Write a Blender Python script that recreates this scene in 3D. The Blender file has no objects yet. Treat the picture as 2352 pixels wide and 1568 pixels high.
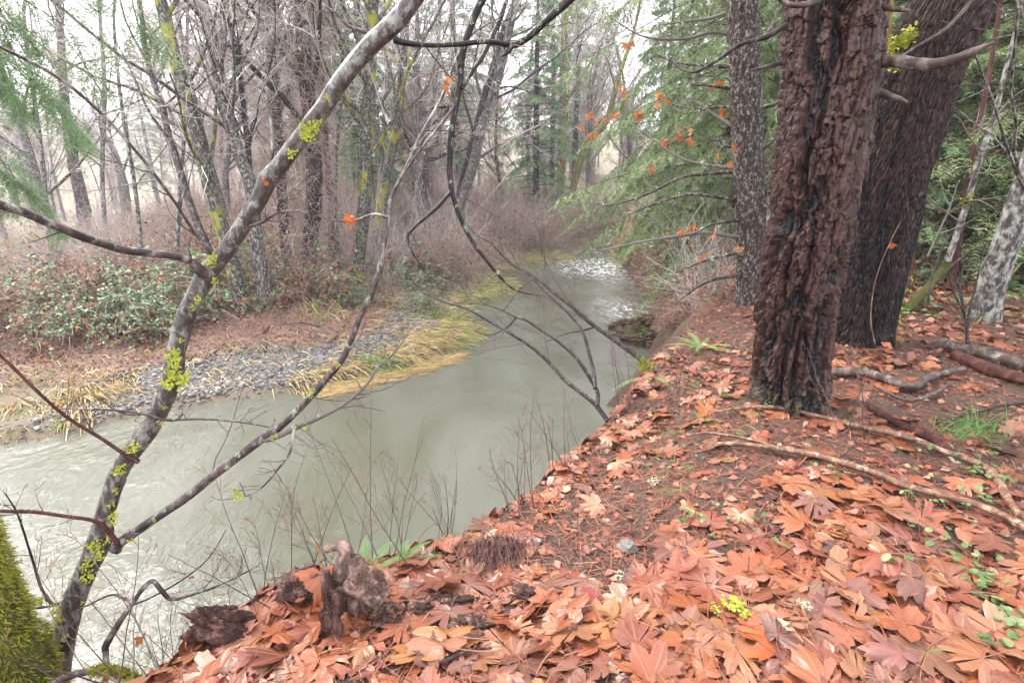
import bpy, math, random
import numpy as np

# ------------------------------------------------------------------ camera, sky, sun, exposure
scene = bpy.context.scene
COL = scene.collection
PITCH = math.radians(16.8)
FPX = 1176.0                       # 18 mm lens on a 36 mm sensor
CAM = np.array([0.0, 0.0, 3.6])
cam_d = bpy.data.cameras.new('camera'); cam_d.lens = 18; cam_d.sensor_width = 36
cam_d.clip_start = 0.05; cam_d.clip_end = 2000
cam = bpy.data.objects.new('camera', cam_d); COL.objects.link(cam)
cam.location = CAM; cam.rotation_euler = (math.pi/2 - PITCH, 0, 0)
scene.camera = cam

SUN_EL, SUN_AZ = math.radians(50), math.radians(-55)
world = bpy.data.worlds.new('World'); scene.world = world; world.use_nodes = True
wn = world.node_tree; wn.nodes.clear()
sky = wn.nodes.new('ShaderNodeTexSky'); sky.sky_type = 'NISHITA'; sky.sun_disc = False
sky.sun_elevation = SUN_EL; sky.sun_rotation = SUN_AZ; sky.dust_density = 6.0; sky.air_density = 1.0; sky.ozone_density = 1.0
bg1 = wn.nodes.new('ShaderNodeBackground'); bg1.inputs[1].default_value = 0.05
bg2 = wn.nodes.new('ShaderNodeBackground'); bg2.inputs[0].default_value = (0.98, 0.965, 1.0, 1); bg2.inputs[1].default_value = 0.95   # even overcast cloud
add = wn.nodes.new('ShaderNodeAddShader'); wo = wn.nodes.new('ShaderNodeOutputWorld')
wn.links.new(sky.outputs[0], bg1.inputs[0]); wn.links.new(bg1.outputs[0], add.inputs[0]); wn.links.new(bg2.outputs[0], add.inputs[1])
wn.links.new(add.outputs[0], wo.inputs[0])
sun_d = bpy.data.lights.new('sun', 'SUN'); sun_d.energy = 1.3; sun_d.angle = math.radians(25); sun_d.color = (1, .96, .9)
sun = bpy.data.objects.new('sun', sun_d); COL.objects.link(sun)
sun.rotation_euler = (math.pi/2 - SUN_EL, 0, math.pi - SUN_AZ); sun.location = (0, 0, 40)
scene.view_settings.view_transform = 'Standard'; scene.view_settings.look = 'None'
scene.view_settings.exposure = 2.0; scene.view_settings.gamma = 1.0; scene.view_settings.use_curve_mapping = False
scene.render.engine = 'CYCLES'
cy = scene.cycles
cy.use_denoising = True
try: cy.denoiser = 'OPENIMAGEDENOISE'
except Exception: pass
cy.use_adaptive_sampling = True; cy.adaptive_threshold = 0.04
cy.max_bounces = 4; cy.diffuse_bounces = 3; cy.glossy_bounces = 2; cy.transmission_bounces = 2; cy.volume_bounces = 0
cy.transparent_max_bounces = 4
cy.caustics_reflective = False; cy.caustics_refractive = False
cy.sample_clamp_indirect = 4.0

rng = np.random.default_rng(7)
sp, cp = math.sin(PITCH), math.cos(PITCH)
def at(x, y, t):                    # a point t metres along the lens axis, seen at (x, y) of a 2352-wide picture
    xc, yc = (np.asarray(x, float)-1176)/FPX, (784-np.asarray(y, float))/FPX
    t = np.asarray(t, float)
    return np.stack([CAM[0]+t*xc, CAM[1]+t*(cp+yc*sp), CAM[2]+t*(-sp+yc*cp)], -1)
def at_z(x, y, z):
    yc = (784-y)/FPX
    return at(x, y, (z-CAM[2])/(-sp+yc*cp))

# ------------------------------------------------------------------ numeric helpers
def hash2(i, j, s=0):
    v = np.sin(i*127.1+j*311.7+s*74.7)*43758.5453
    return v-np.floor(v)
def vnoise(u, v, s=0, pu=0):
    iu, iv = np.floor(u), np.floor(v); fu, fv = u-iu, v-iv
    fu = fu*fu*(3-2*fu); fv = fv*fv*(3-2*fv); iw = iu+1
    if pu: iu, iw = np.mod(iu, pu), np.mod(iw, pu)
    a, b, c, d = hash2(iu, iv, s), hash2(iw, iv, s), hash2(iu, iv+1, s), hash2(iw, iv+1, s)
    return (a*(1-fu)+b*fu)*(1-fv)+(c*(1-fu)+d*fu)*fv
def fbm(u, v, s=0, o=4, pu=0):
    r, a, t = 0, .5, 0
    for k in range(o):
        r = r+a*vnoise(u*2**k, v*2**k, s+k, pu*2**k); t += a; a *= .5
    return r/t
def worley(u, v, pu, s=0):          # jittered cells, wrapped every pu cells in u; returns F1, F2 and the cell id
    iu, iv = np.floor(u), np.floor(v)
    d1 = np.full(u.shape, 9.); d2 = d1.copy(); cid = np.zeros(u.shape)
    for a in (-1, 0, 1):
        for b in (-1, 0, 1):
            ci, cj = iu+a, iv+b; w = np.mod(ci, pu)
            px, py = ci+.1+.8*hash2(w, cj, s), cj+.1+.8*hash2(w, cj, s+5)
            d = np.hypot(u-px, v-py); h = hash2(w, cj, s+9)
            n = d < d1
            d2 = np.where(n, d1, np.minimum(d2, d)); cid = np.where(n, h, cid); d1 = np.where(n, d, d1)
    return d1, d2, cid
def smooth(a, b, x):
    t = np.clip((x-a)/(b-a), 0, 1); return t*t*(3-2*t)
def catmull(P, n):
    P = np.asarray(P, float); m = len(P)
    if m == 2: return P[0]+(P[1]-P[0])*np.linspace(0, 1, n)[:, None]
    Q = np.vstack([2*P[0]-P[1], P, 2*P[-1]-P[-2]])
    s = np.linspace(0, m-1-1e-6, n); i = s.astype(int); f = (s-i)[:, None]
    a, b, c, d = Q[i], Q[i+1], Q[i+2], Q[i+3]
    return .5*(2*b+(c-a)*f+(2*a-5*b+4*c-d)*f**2+(3*b-a-3*c+d)*f**3)
def unit(v): return v/np.maximum(np.linalg.norm(v, axis=-1, keepdims=True), 1e-9)
def frames(P):                      # P (B,n,3) -> tangent, two normals
    T = unit(np.gradient(P, axis=1))
    ref = np.where(np.abs(T[:, :1, 2:3]) > .9, np.array([1., 0, 0]), np.array([0., 0, 1.]))
    A = unit(np.cross(T, ref)); return T, A, np.cross(T, A)

class Geo:
    """collects vertices and faces and links them as one mesh object"""
    def __init__(s): s.v, s.f3, s.f4, s.r, s.n, s.uv, s.g = [], [], [], [], 0, [], []
    def add(s, V, F, rnd=0., g=0.):
        V = np.asarray(V, float).reshape(-1, 3); F = np.asarray(F, int)
        if len(V) == 0: return s
        (s.f3 if F.shape[1] == 3 else s.f4).append(F+s.n)
        s.v.append(V); s.r.append(np.broadcast_to(np.asarray(rnd, float), (len(V),))); s.g.append(np.broadcast_to(np.asarray(g, float), (len(V),)))
        s.n += len(V); return s
    def mesh(s, name, mat, sm=True):
        me = bpy.data.meshes.new(name)
        V = np.concatenate(s.v)
        me.vertices.add(len(V)); me.vertices.foreach_set('co', V.astype(np.float32).ravel())
        f3 = np.concatenate(s.f3) if s.f3 else np.zeros((0, 3), int); f4 = np.concatenate(s.f4) if s.f4 else np.zeros((0, 4), int)
        lv = np.concatenate([f3.ravel(), f4.ravel()]).astype(np.int32)
        st = np.concatenate([np.arange(len(f3))*3, len(f3)*3+np.arange(len(f4))*4]).astype(np.int32)
        me.loops.add(len(lv)); me.loops.foreach_set('vertex_index', lv)
        me.polygons.add(len(st)); me.polygons.foreach_set('loop_start', st)
        me.polygons.foreach_set('use_smooth', np.full(len(st), sm))
        for nm, arr in (('rnd', s.r), ('grd', s.g)):
            at_ = me.attributes.new(nm, 'FLOAT', 'POINT'); at_.data.foreach_set('value', np.concatenate(arr).astype(np.float32))
        me.update(calc_edges=True)
        if mat: me.materials.append(mat)
        return me
    def build(s, name, mat, parent=None, sm=True, kind=None):
        return link(name, s.mesh(name, mat, sm), parent, kind)
def link(name, me, parent=None, kind=None, loc=None, rot=None, sc=None):
    o = bpy.data.objects.new(name, me); COL.objects.link(o)
    if parent: o.parent = parent
    if kind: o['kind'] = kind
    if loc is not None: o.location = [float(q) for q in loc]
    if rot is not None: o.rotation_euler = [float(q) for q in rot]
    if sc is not None: o.scale = (sc, sc, sc) if np.isscalar(sc) else sc
    return o
def tag(o, label, cat, group=None):
    o['label'] = label; o['category'] = cat
    if group: o['group'] = group
    return o
def thing(name, label, cat, loc=(0, 0, 0), group=None, rz=0., sc=1.):
    return tag(link(name, None, None, None, loc, (0, 0, rz), sc), label, cat, group)
def copy_tree(o, loc, rz=0., sc=1., label=None, tilt=(0, 0)):
    c = o.copy(); COL.objects.link(c); c.location = [float(q) for q in loc]; c.rotation_euler = (tilt[0], tilt[1], float(rz)); c.scale = (sc, sc, sc) if np.isscalar(sc) else sc
    if label: c['label'] = label
    for ch in o.children:
        d = ch.copy(); COL.objects.link(d); d.parent = c
        for g in ch.children:
            e = g.copy(); COL.objects.link(e); e.parent = d
    return c

def tubes(g, P, R, k=3, rnd=None):  # P (B,n,3), R (B,n): a batch of tapered tubes
    P = np.asarray(P, float); R = np.asarray(R, float); B, n = P.shape[:2]
    if B == 0: return g
    T, A, N = frames(P)
    an = np.arange(k)*2*math.pi/k
    V = P[:, :, None]+R[:, :, None, None]*(np.cos(an)[:, None]*A[:, :, None]+np.sin(an)[:, None]*N[:, :, None])
    b, i, j = np.meshgrid(np.arange(B), np.arange(n-1), np.arange(k), indexing='ij')
    q = lambda ii, jj: (b*n+ii)*k+jj % k
    F = np.stack([q(i, j), q(i, j+1), q(i+1, j+1), q(i+1, j)], -1).reshape(-1, 4)
    r = 0. if rnd is None else np.repeat(np.asarray(rnd, float), n*k)
    return g.add(V, F, r)
def sweep(g, path, rad, k=12, n=40, disp=None, rnd=0., cap=True):   # one smooth limb, optional surface relief disp(angle, length)
    P = catmull(path, n); rr = np.interp(np.linspace(0, 1, n), np.linspace(0, 1, len(rad)), rad)
    T = unit(np.gradient(P, axis=0)); A = np.zeros_like(P)
    a = np.cross(T[0], [0.3, .9, .2]); a /= np.linalg.norm(a)
    for i in range(n):
        a = a-T[i]*a.dot(T[i]); a /= np.linalg.norm(a); A[i] = a
    N = np.cross(T, A); L = np.concatenate([[0], np.cumsum(np.linalg.norm(np.diff(P, axis=0), axis=1))])
    th = np.arange(k)*2*math.pi/k
    TH, LL = np.meshgrid(th, L); RR = np.repeat(rr[:, None], k, 1); gr = np.zeros_like(TH)
    if disp is not None:
        d, gr = disp(TH, LL, RR); RR = RR+d
    V = P[:, None]+RR[..., None]*(np.cos(TH)[..., None]*A[:, None]+np.sin(TH)[..., None]*N[:, None])
    i, j = np.meshgrid(np.arange(n-1), np.arange(k), indexing='ij')
    F = np.stack([i*k+j, i*k+(j+1) % k, (i+1)*k+(j+1) % k, (i+1)*k+j], -1).reshape(-1, 4)
    g.add(V, F, rnd, gr.ravel())
    if cap:
        for e in (0, n-1):
            c = np.vstack([V[e].reshape(-1, 3), P[e]+T[e]*(rr[e]*.25*(1 if e else -1))]); jj = np.arange(k)
            FF = np.stack([jj, (jj+1) % k, np.full(k, k)], -1); FF = FF if e else FF[:, ::-1]
            g.add(c, FF, rnd, np.append(np.broadcast_to(gr[e], (k,)), gr[e].mean()))
    return P, rr
def grow(r, P, R, levels):
    """side branches of side branches: P (B,n,3), R (B,n); each level is (children, length ratio, angle, upward pull, wander, points, from, taper)"""
    out = []
    for (nc, ratio, ang, up, wob, npt, lo, tr) in levels:
        B, n = P.shape[:2]
        Lb = np.linalg.norm(np.diff(P, axis=1), axis=2).sum(1)
        s = lo+(1-lo)*r.random((B, nc))**.9
        fi = s*(n-1); i0 = np.clip(fi.astype(int), 0, n-2); f = (fi-i0)[..., None]; bi = np.arange(B)[:, None]
        st = P[bi, i0]*(1-f)+P[bi, i0+1]*f; tg = unit(P[bi, i0+1]-P[bi, i0])
        rb = R[bi, i0]*(1-f[..., 0])+R[bi, i0+1]*f[..., 0]
        pr = unit(np.cross(tg, unit(r.normal(size=tg.shape)))); a = np.radians(ang)*(0.7+.6*r.random((B, nc)))[..., None]
        d = unit(tg*np.cos(a)+pr*np.sin(a)).reshape(-1, 3)
        ln = (Lb[:, None]*ratio*(1.15-.75*s)*(.6+.8*r.random((B, nc)))).ravel()
        st = st.reshape(-1, 3); r0 = (rb*tr*(.7+.3*r.random((B, nc)))).ravel()
        Q = [st]; cur = d
        for k in range(npt-1):
            cur = unit(cur+r.normal(size=cur.shape)*wob+np.array([0, 0, up])); Q.append(Q[-1]+cur*(ln/(npt-1))[:, None])
        P = np.stack(Q, 1); R = r0[:, None]*np.linspace(1, .35, npt)[None]
        out.append((P, R))
    return out
# ------------------------------------------------------------------ materials
class Mat:
    def __init__(s, name, rough=.7, spec=.3):
        s.m = bpy.data.materials.new(name); s.m.use_nodes = True; s.t = s.m.node_tree
        s.b = s.t.nodes['Principled BSDF']; s.b.inputs['Roughness'].default_value = rough; s.b.inputs['Specular IOR Level'].default_value = spec
        s._tc = None
    def n(s, ty, **kw):
        nd = s.t.nodes.new('ShaderNode'+ty)
        for k, v in kw.items():
            if hasattr(nd, k) and not k.startswith('i_'): setattr(nd, k, v)
        return nd
    def l(s, a, b): s.t.links.new(a, b)
    def coord(s, sc=(1, 1, 1), kind='Object'):
        tc = s.n('TexCoord'); mp = s.n('Mapping'); mp.inputs['Scale'].default_value = sc; s.l(tc.outputs[kind], mp.inputs[0]); return mp.outputs[0]
    def pos(s, sc=(1, 1, 1)):
        ge = s.n('NewGeometry'); mp = s.n('Mapping'); mp.inputs['Scale'].default_value = sc; s.l(ge.outputs['Position'], mp.inputs[0]); return mp.outputs[0]
    def noise(s, vec, scale=5, detail=4, rough=.6, dist=0.):
        nd = s.n('TexNoise'); nd.inputs['Scale'].default_value = scale; nd.inputs['Detail'].default_value = detail; nd.inputs['Roughness'].default_value = rough; nd.inputs['Distortion'].default_value = dist
        s.l(vec, nd.inputs['Vector']); return nd.outputs[0]
    def voro(s, vec, scale=5, feature='F1', out=0):
        nd = s.n('TexVoronoi'); nd.feature = feature; nd.inputs['Scale'].default_value = scale; s.l(vec, nd.inputs['Vector']); return nd.outputs[out]
    def ramp(s, fac, stops, const=False):
        nd = s.n('ValToRGB'); cr = nd.color_ramp
        if const: cr.interpolation = 'CONSTANT'
        while len(cr.elements) < len(stops): cr.elements.new(.5)
        for e, (p, c) in zip(cr.elements, stops):
            e.position = p; e.color = (*c, 1) if len(c) == 3 else c
        s.l(fac, nd.inputs[0]); return nd.outputs[0]
    def mix(s, fac, a, b, mode='MIX'):
        nd = s.n('MixRGB'); nd.blend_type = mode
        for i, v in enumerate((fac, a, b)):
            if hasattr(v, 'default_value') or hasattr(v, 'links'): s.l(v, nd.inputs[i])
            elif isinstance(v, (int, float)): nd.inputs[i].default_value = v if i == 0 else (v, v, v, 1)
            else: nd.inputs[i].default_value = (*v, 1)
        return nd.outputs[0]
    def math(s, op, a, b=0.):
        nd = s.n('Math'); nd.operation = op
        for i, v in enumerate((a, b)):
            if isinstance(v, (int, float)): nd.inputs[i].default_value = v
            else: s.l(v, nd.inputs[i])
        return nd.outputs[0]
    def attr(s, name): nd = s.n('Attribute'); nd.attribute_name = name; return nd.outputs['Fac']
    def acol(s, name): nd = s.n('Attribute'); nd.attribute_name = name; return nd.outputs['Color']
    def orand(s): return s.n('ObjectInfo').outputs['Random']
    def color(s, c):
        if isinstance(c, tuple): s.b.inputs['Base Color'].default_value = (*c, 1)
        else: s.l(c, s.b.inputs['Base Color'])
        return s
    def rough(s, r): s.l(r, s.b.inputs['Roughness']); return s
    def bump(s, h, strength=.5, dist=.02):
        nd = s.n('Bump'); nd.inputs['Strength'].default_value = strength; nd.inputs['Distance'].default_value = dist
        s.l(h, nd.inputs['Height']); s.l(nd.outputs[0], s.b.inputs['Normal']); return s
def bark(name, c0, c1, lich, scale=30, thr=.56, stretch=.25, rough=.75, bump=.6, moss=None, dist=.01, dark=.55):
    k_ = lambda c, f: tuple(q*f for q in c)
    c0, c1, lich = k_(c0, dark*.8), k_(c1, dark), k_(lich, .5+.4*dark)
    m = Mat(name, rough); v = m.coord((1, 1, stretch)); n1 = m.noise(v, scale, 6, .65)
    col = m.ramp(n1, [(.32, k_(c0, .6)), (.5, c0), (.68, c1)])
    n2 = m.noise(m.coord((1, 1, .6)), scale*.8, 5, .7, .4)
    col = m.mix(m.ramp(n2, [(thr-.04, (0, 0, 0)), (thr+.03, (.55,)*3), (thr+.13, (1, 1, 1))]), col, lich)
    if moss:
        n3 = m.noise(m.coord((1, 1, .5)), scale*.12, 4, .6); col = m.mix(m.ramp(n3, [(.54, (0, 0, 0)), (.62, (1, 1, 1))]), col, moss)
    m.color(col); m.bump(n1, bump, dist); return m.m
def simple(name, stops, rough=.7, spec=.3, var='rnd', noise=0.):
    m = Mat(name, rough, spec); f = m.attr('rnd') if var == 'rnd' else m.orand()
    if var == 'both': f = m.math('FRACT', m.math('ADD', m.attr('rnd'), m.orand()))
    if noise: f = m.math('ADD', f, m.math('MULTIPLY', m.math('SUBTRACT', m.noise(m.coord(), noise, 3), .5), .5))
    m.color(m.ramp(f, stops)); return m
def translucent(m, amt=.3):          # thin foliage lets some light through
    t = m.t; bs = m.b; out = t.nodes['Material Output']
    tr = m.n('BsdfTranslucent'); mx = m.n('MixShader'); mx.inputs[0].default_value = amt
    src = bs.inputs['Base Color'].links
    if src: m.l(src[0].from_socket, tr.inputs[0])
    else: tr.inputs[0].default_value = bs.inputs['Base Color'].default_value
    m.l(bs.outputs[0], mx.inputs[1]); m.l(tr.outputs[0], mx.inputs[2]); m.l(mx.outputs[0], out.inputs[0]); return m

MT = {}
# fallen maple leaves: orange, tan, russet, wet
def leafmat(name, var):
    m = Mat(name, .4, .4)
    f = m.orand() if var == 'obj' else m.attr('rnd')
    base = m.ramp(f, [(0, (.44, .115, .035)), (.12, (.54, .19, .07)), (.24, (.33, .07, .03)), (.36, (.56, .24, .10)), (.46, (.20, .05, .03)), (.56, (.52, .15, .035)), (.66, (.13, .055, .045)), (.76, (.58, .29, .14)), (.84, (.40, .10, .045)), (.92, (.26, .12, .09)), (1, (.56, .25, .06))])
    n = m.noise(m.coord(), 16, 5, .6); base = m.mix(m.ramp(n, [(.35, (0, 0, 0)), (.75, (.55, .55, .55))]), base, m.mix(1., base, (.62, .52, .50), 'MULTIPLY'))
    n2 = m.noise(m.coord(), 60, 3, .6); base = m.mix(m.ramp(n2, [(.66, (0, 0, 0)), (.72, (.7, .7, .7))]), base, (.10, .045, .03))
    base = m.mix(m.math('MULTIPLY', m.attr('grd'), .45), base, (.52, .26, .13)); base = m.mix(.06, m.mix(1., base, (.56, .50, .48), 'MULTIPLY'), (.24, .16, .15))
    m.color(base); m.bump(m.math('ADD', m.math('MULTIPLY', n, .6), m.attr('grd')), .5, .01); m.rough(m.ramp(n, [(.3, (.3,)*3), (.7, (.55,)*3)]))
    m.b.inputs['Coat Weight'].default_value = .35; m.b.inputs['Coat Roughness'].default_value = .18
    return translucent(m, .05).m
MT['leaf'] = leafmat('fallen_leaf', 'obj'); MT['leafs'] = leafmat('fallen_leaf_mass', 'rnd')
MT['hang'] = translucent(simple('hanging_leaf', [(0, (.46, .14, .035)), (.5, (.36, .10, .035)), (1, (.52, .26, .12))], .4, var='both'), .35).m
MT['needle_litter'] = simple('needle_litter', [(0, (.17, .05, .03)), (.5, (.25, .09, .05)), (.8, (.11, .04, .03)), (1, (.34, .16, .09))], .5).m
MT['debris'] = simple('duff_fragment', [(0, (.07, .035, .03)), (.35, (.22, .06, .04)), (.6, (.33, .12, .07)), (.8, (.12, .08, .06)), (1, (.42, .22, .13))], .45).m
MT['twig_grey'] = simple('twig_grey', [(0, (.30, .25, .245)), (.5, (.44, .385, .375)), (1, (.58, .54, .50))], .7).m
MT['twig_red'] = simple('twig_red', [(0, (.23, .15, .125)), (.5, (.37, .265, .23)), (1, (.50, .41, .36))], .7).m
MT['twig_dark'] = simple('twig_dark', [(0, (.03, .018, .018)), (.6, (.06, .04, .04)), (1, (.14, .11, .10))], .6).m
MT['twig_maroon'] = simple('twig_maroon', [(0, (.07, .03, .028)), (.6, (.14, .065, .055)), (1, (.24, .14, .12))], .6).m
MT['lichen_twig'] = simple('lichen_twig', [(0, (.12, .105, .095)), (.5, (.22, .215, .175)), (1, (.34, .34, .27))], .8).m
MT['green_needle'] = translucent(simple('conifer_needle', [(0, (.10, .15, .06)), (.4, (.165, .235, .095)), (.75, (.23, .305, .125)), (1, (.32, .38, .16))], .45, .4), .25).m
MT['green_needle2'] = translucent(simple('conifer_needle_dull', [(0, (.09, .17, .08)), (.5, (.15, .25, .115)), (1, (.25, .33, .15))], .5, .35), .25).m
MT['bramble'] = translucent(simple('bramble_leaf', [(0, (.05, .14, .06)), (.4, (.12, .25, .12)), (.75, (.22, .36, .21)), (1, (.28, .36, .10))], .38, .5), .15).m
MT['dead'] = simple('dead_leaf', [(0, (.09, .035, .025)), (.5, (.19, .075, .045)), (.85, (.29, .12, .065)), (1, (.42, .16, .05))], .6).m
MT['dry_grass'] = translucent(simple('dry_grass', [(0, (.36, .23, .10)), (.35, (.50, .36, .17)), (.7, (.60, .47, .25)), (.85, (.33, .35, .13)), (1, (.42, .25, .13))], .6), .2).m
MT['green_grass'] = translucent(simple('green_grass', [(0, (.13, .24, .05)), (.5, (.28, .36, .09)), (1, (.5, .46, .16))], .5), .25).m
MT['fern'] = translucent(simple('fern_frond', [(0, (.09, .22, .06)), (.6, (.18, .32, .10)), (1, (.36, .38, .10))], .5), .25).m
MT['herb'] = translucent(simple('herb_leaf', [(0, (.06, .125, .04)), (.5, (.12, .185, .065)), (1, (.24, .27, .12))], .45), .2).m
MT['lichen'] = translucent(simple('yellow_lichen', [(0, (.22, .26, .015)), (.5, (.35, .39, .035)), (1, (.44, .42, .09))], .7), .15).m
MT['pale_lichen'] = simple('pale_lichen', [(0, (.20, .23, .15)), (.6, (.30, .33, .23)), (1, (.42, .44, .33))], .85).m
MT['moss'] = simple('moss', [(0, (.045, .05, .008)), (.35, (.16, .17, .015)), (.7, (.28, .26, .025)), (1, (.13, .20, .02))], .85, noise=9.).m
MT['green_moss'] = simple('green_moss', [(0, (.05, .10, .015)), (.6, (.13, .24, .02)), (1, (.24, .33, .03))], .85).m
MT['floor_leaf'] = simple('small_brown_leaf', [(0, (.085, .045, .035)), (.5, (.165, .09, .065)), (.85, (.25, .155, .115)), (1, (.30, .13, .06))], .55).m
MT['stone'] = None
m = Mat('river_stone', .5, .4); f = m.math('FRACT', m.math('ADD', m.attr('rnd'), m.orand()))
c = m.ramp(f, [(0, (.058, .057, .056)), (.35, (.11, .108, .103)), (.6, (.18, .172, .162)), (.8, (.09, .08, .07)), (.93, (.20, .175, .145)), (1, (.42, .39, .36))])
n = m.noise(m.pos(), 30, 5); m.color(m.mix(.5, c, m.ramp(n, [(.3, (.35,)*3), (.7, (.75,)*3)]), 'OVERLAY')); m.bump(n, .3, .01); MT['stone'] = m.m
MT['bark_alder'] = bark('alder_bark', (.10, .075, .065), (.20, .165, .15), (.42, .42, .38), 26, .52, .35)
MT['bark_alder_moss'] = bark('alder_bark_mossy', (.09, .075, .06), (.19, .16, .14), (.40, .41, .35), 26, .54, .35, moss=(.26, .25, .03))
MT['bark_mossy'] = bark('mossy_bark', (.09, .07, .04), (.17, .13, .07), (.27, .25, .07), 22, .46, .35, moss=(.24, .23, .03))
MT['bark_dark'] = bark('dark_bark', (.05, .035, .035), (.13, .09, .085), (.25, .24, .21), 24, .60, .2)
MT['bark_slim'] = bark('slim_fir_bark', (.055, .028, .03), (.20, .115, .11), (.40, .43, .34), 34, .56, .3, bump=.9)
m = Mat('leaning_alder_bark', .4, .45); v = m.coord((1, 1, .6)); n1, n2, n3 = m.noise(v, 22, 6, .7, .6), m.noise(v, 46, 5, .7), m.noise(m.coord((1, 1, 2.2)), 9, 5, .6)
c = m.ramp(n2, [(.3, (.018, .014, .013)), (.55, (.05, .040, .036)), (.75, (.11, .095, .085))]); c = m.mix(m.ramp(n3, [(.45, (0, 0, 0)), (.6, (.75,)*3)]), c, m.mix(1., c, (1.9, 1.8, 1.75), 'MULTIPLY'))
c = m.mix(m.ramp(n1, [(.505, (0, 0, 0)), (.54, (.6,)*3), (.61, (.95,)*3)]), c, m.ramp(n2, [(.3, (.10, .10, .09)), (.55, (.22, .217, .195)), (.8, (.36, .355, .33))]))
c = m.mix(m.ramp(m.noise(v, 11, 4, .7), [(.60, (0, 0, 0)), (.66, (.85,)*3)]), c, (.03, .02, .018)); m.color(c); m.bump(m.math('ADD', n2, m.math('MULTIPLY', n1, .8)), .5, .006); MT['bark_lean'] = m.m
MT['bark_branch'] = bark('branch_bark', (.10, .07, .07), (.22, .16, .15), (.46, .45, .40), 24, .56, .5, rough=.4, bump=.3)
MT['bark_black'] = bark('black_branch_bark', (.02, .013, .013), (.075, .05, .048), (.38, .39, .34), 32, .62, .5, rough=.5)
MT['bark_red'] = bark('red_bark', (.11, .035, .025), (.24, .085, .06), (.3, .2, .15), 20, .66, .25)
MT['bark_right'] = bark('pale_lichen_bark', (.10, .085, .085), (.25, .22, .21), (.46, .47, .41), 20, .50, .4)
MT['wood_grey'] = bark('weathered_wood', (.13, .09, .075), (.33, .25, .21), (.42, .37, .33), 18, .60, .12, rough=.55)
MT['stick'] = bark('fallen_stick_bark', (.20, .10, .06), (.40, .245, .16), (.48, .38, .30), 26, .60, .5, rough=.45, dark=.8)
MT['rot'] = bark('rotten_wood', (.06, .028, .022), (.22, .11, .08), (.28, .16, .12), 20, .62, .3, rough=.7, bump=1., dark=.9)
MT['root'] = bark('root_wood', (.13, .085, .065), (.34, .22, .17), (.42, .30, .25), 22, .6, .6, rough=.75, bump=1., dark=1.)
MT['clod'] = bark('clod_earth', (.06, .035, .026), (.19, .11, .08), (.28, .17, .12), 26, .58, 1., rough=.85, bump=1., dark=.9)
MT['vine_moss_yellow'] = bark('yellow_mossy_stem', (.34, .22, .02), (.55, .38, .04), (.35, .15, .03), 20, .62, .3)
# furrowed fir: orange-brown plates, charred pitch in the furrows (grd is plate height)
m = Mat('fir_bark', .55, .3); v = m.coord((1, 1, .4)); n = m.noise(v, 34, 7, .68); g_ = m.attr('grd')
pl = m.ramp(n, [(.30, (.008, .004, .004)), (.48, (.040, .019, .015)), (.64, (.088, .038, .027)), (.80, (.20, .095, .065))])
n5 = m.noise(m.coord((1, 1, .35)), 5, 3); pl = m.mix(m.ramp(n5, [(.4, (0, 0, 0)), (.62, (.8,)*3)]), pl, m.mix(1., pl, (.72, .66, .66), 'MULTIPLY'))
pl = m.mix(m.math('MULTIPLY', m.math('MULTIPLY', m.attr('rnd'), .6), m.ramp(m.noise(v, 60, 4), [(.42, (0, 0, 0)), (.52, (1, 1, 1))])), pl, (.20, .24, .15))
pitch = m.ramp(m.noise(v, 70, 4), [(.35, (.006, .005, .006)), (.75, (.03, .025, .026))])
m.color(m.mix(m.ramp(g_, [(.10, (0, 0, 0)), (.36, (1, 1, 1))]), pitch, pl)); m.rough(m.ramp(n, [(.3, (.32,)*3), (.7, (.6,)*3)]))
m.bump(n, .9, .014); MT['fir'] = m.m
m = Mat('charred_bark', .65, .18); v = m.coord((1, 1, .35)); n = m.noise(v, 40, 6, .65); g_ = m.attr('grd')
ch = m.ramp(n, [(.32, (.003, .0025, .003)), (.6, (.012, .010, .011)), (.8, (.06, .052, .055))])
br = m.ramp(n, [(.3, (.010, .006, .005)), (.55, (.045, .025, .021)), (.78, (.16, .095, .08))])
m.color(m.mix(g_, ch, br)); m.bump(n, .7, .012); MT['char'] = m.m
# ------------------------------------------------------------------ the lie of the land
NEAR = np.array([(-14, -10), (-8, -3.2), (-4.6, -.4), (-2.6, .75), (-1.42, 1.36), (-1.02, 1.95), (-.30, 2.22), (.05, 2.62), (.33, 3.04), (.73, 3.62), (1.18, 4.5), (1.66, 5.35), (2.27, 6.3), (3.0, 7.9), (4.1, 9.6), (4.75, 12),
                 (5.5, 15), (6.1, 19), (6.4, 23), (6.7, 27), (9, 30.5), (15, 34), (40, 40), (300, 60)])
wl = [(0, 1022), (120, 1000), (240, 980), (330, 955), (430, 935), (540, 915), (640, 905), (740, 890), (820, 872), (950, 845), (1050, 800), (1105, 768), (1060, 738), (1095, 700), (1150, 680), (1190, 655), (1120, 640), (1170, 622), (1300, 598), (1335, 573)]
FARW = np.vstack([[(-60, 4.5), (-30, 5.5), (-15, 6.0)], [at_z(x, y, 0.)[:2] for x, y in wl], [(6.3, 33.5), (9, 37), (16, 40.5), (40, 48), (300, 70)]])
CHAN = np.array([(-75, 16), (-40, 21.5), (-25, 25), (-27, 34), (-36, 50), (-46, 66), (-75, 84), (-120, 90)])
def seg_dist(x, y, L):
    d = np.full(x.shape, 1e9)
    for a, b in zip(L[:-1], L[1:]):
        e = b-a; t = np.clip(((x-a[0])*e[0]+(y-a[1])*e[1])/e.dot(e), 0, 1)
        d = np.minimum(d, np.hypot(x-a[0]-t*e[0], y-a[1]-t*e[1]))
    return d
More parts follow.
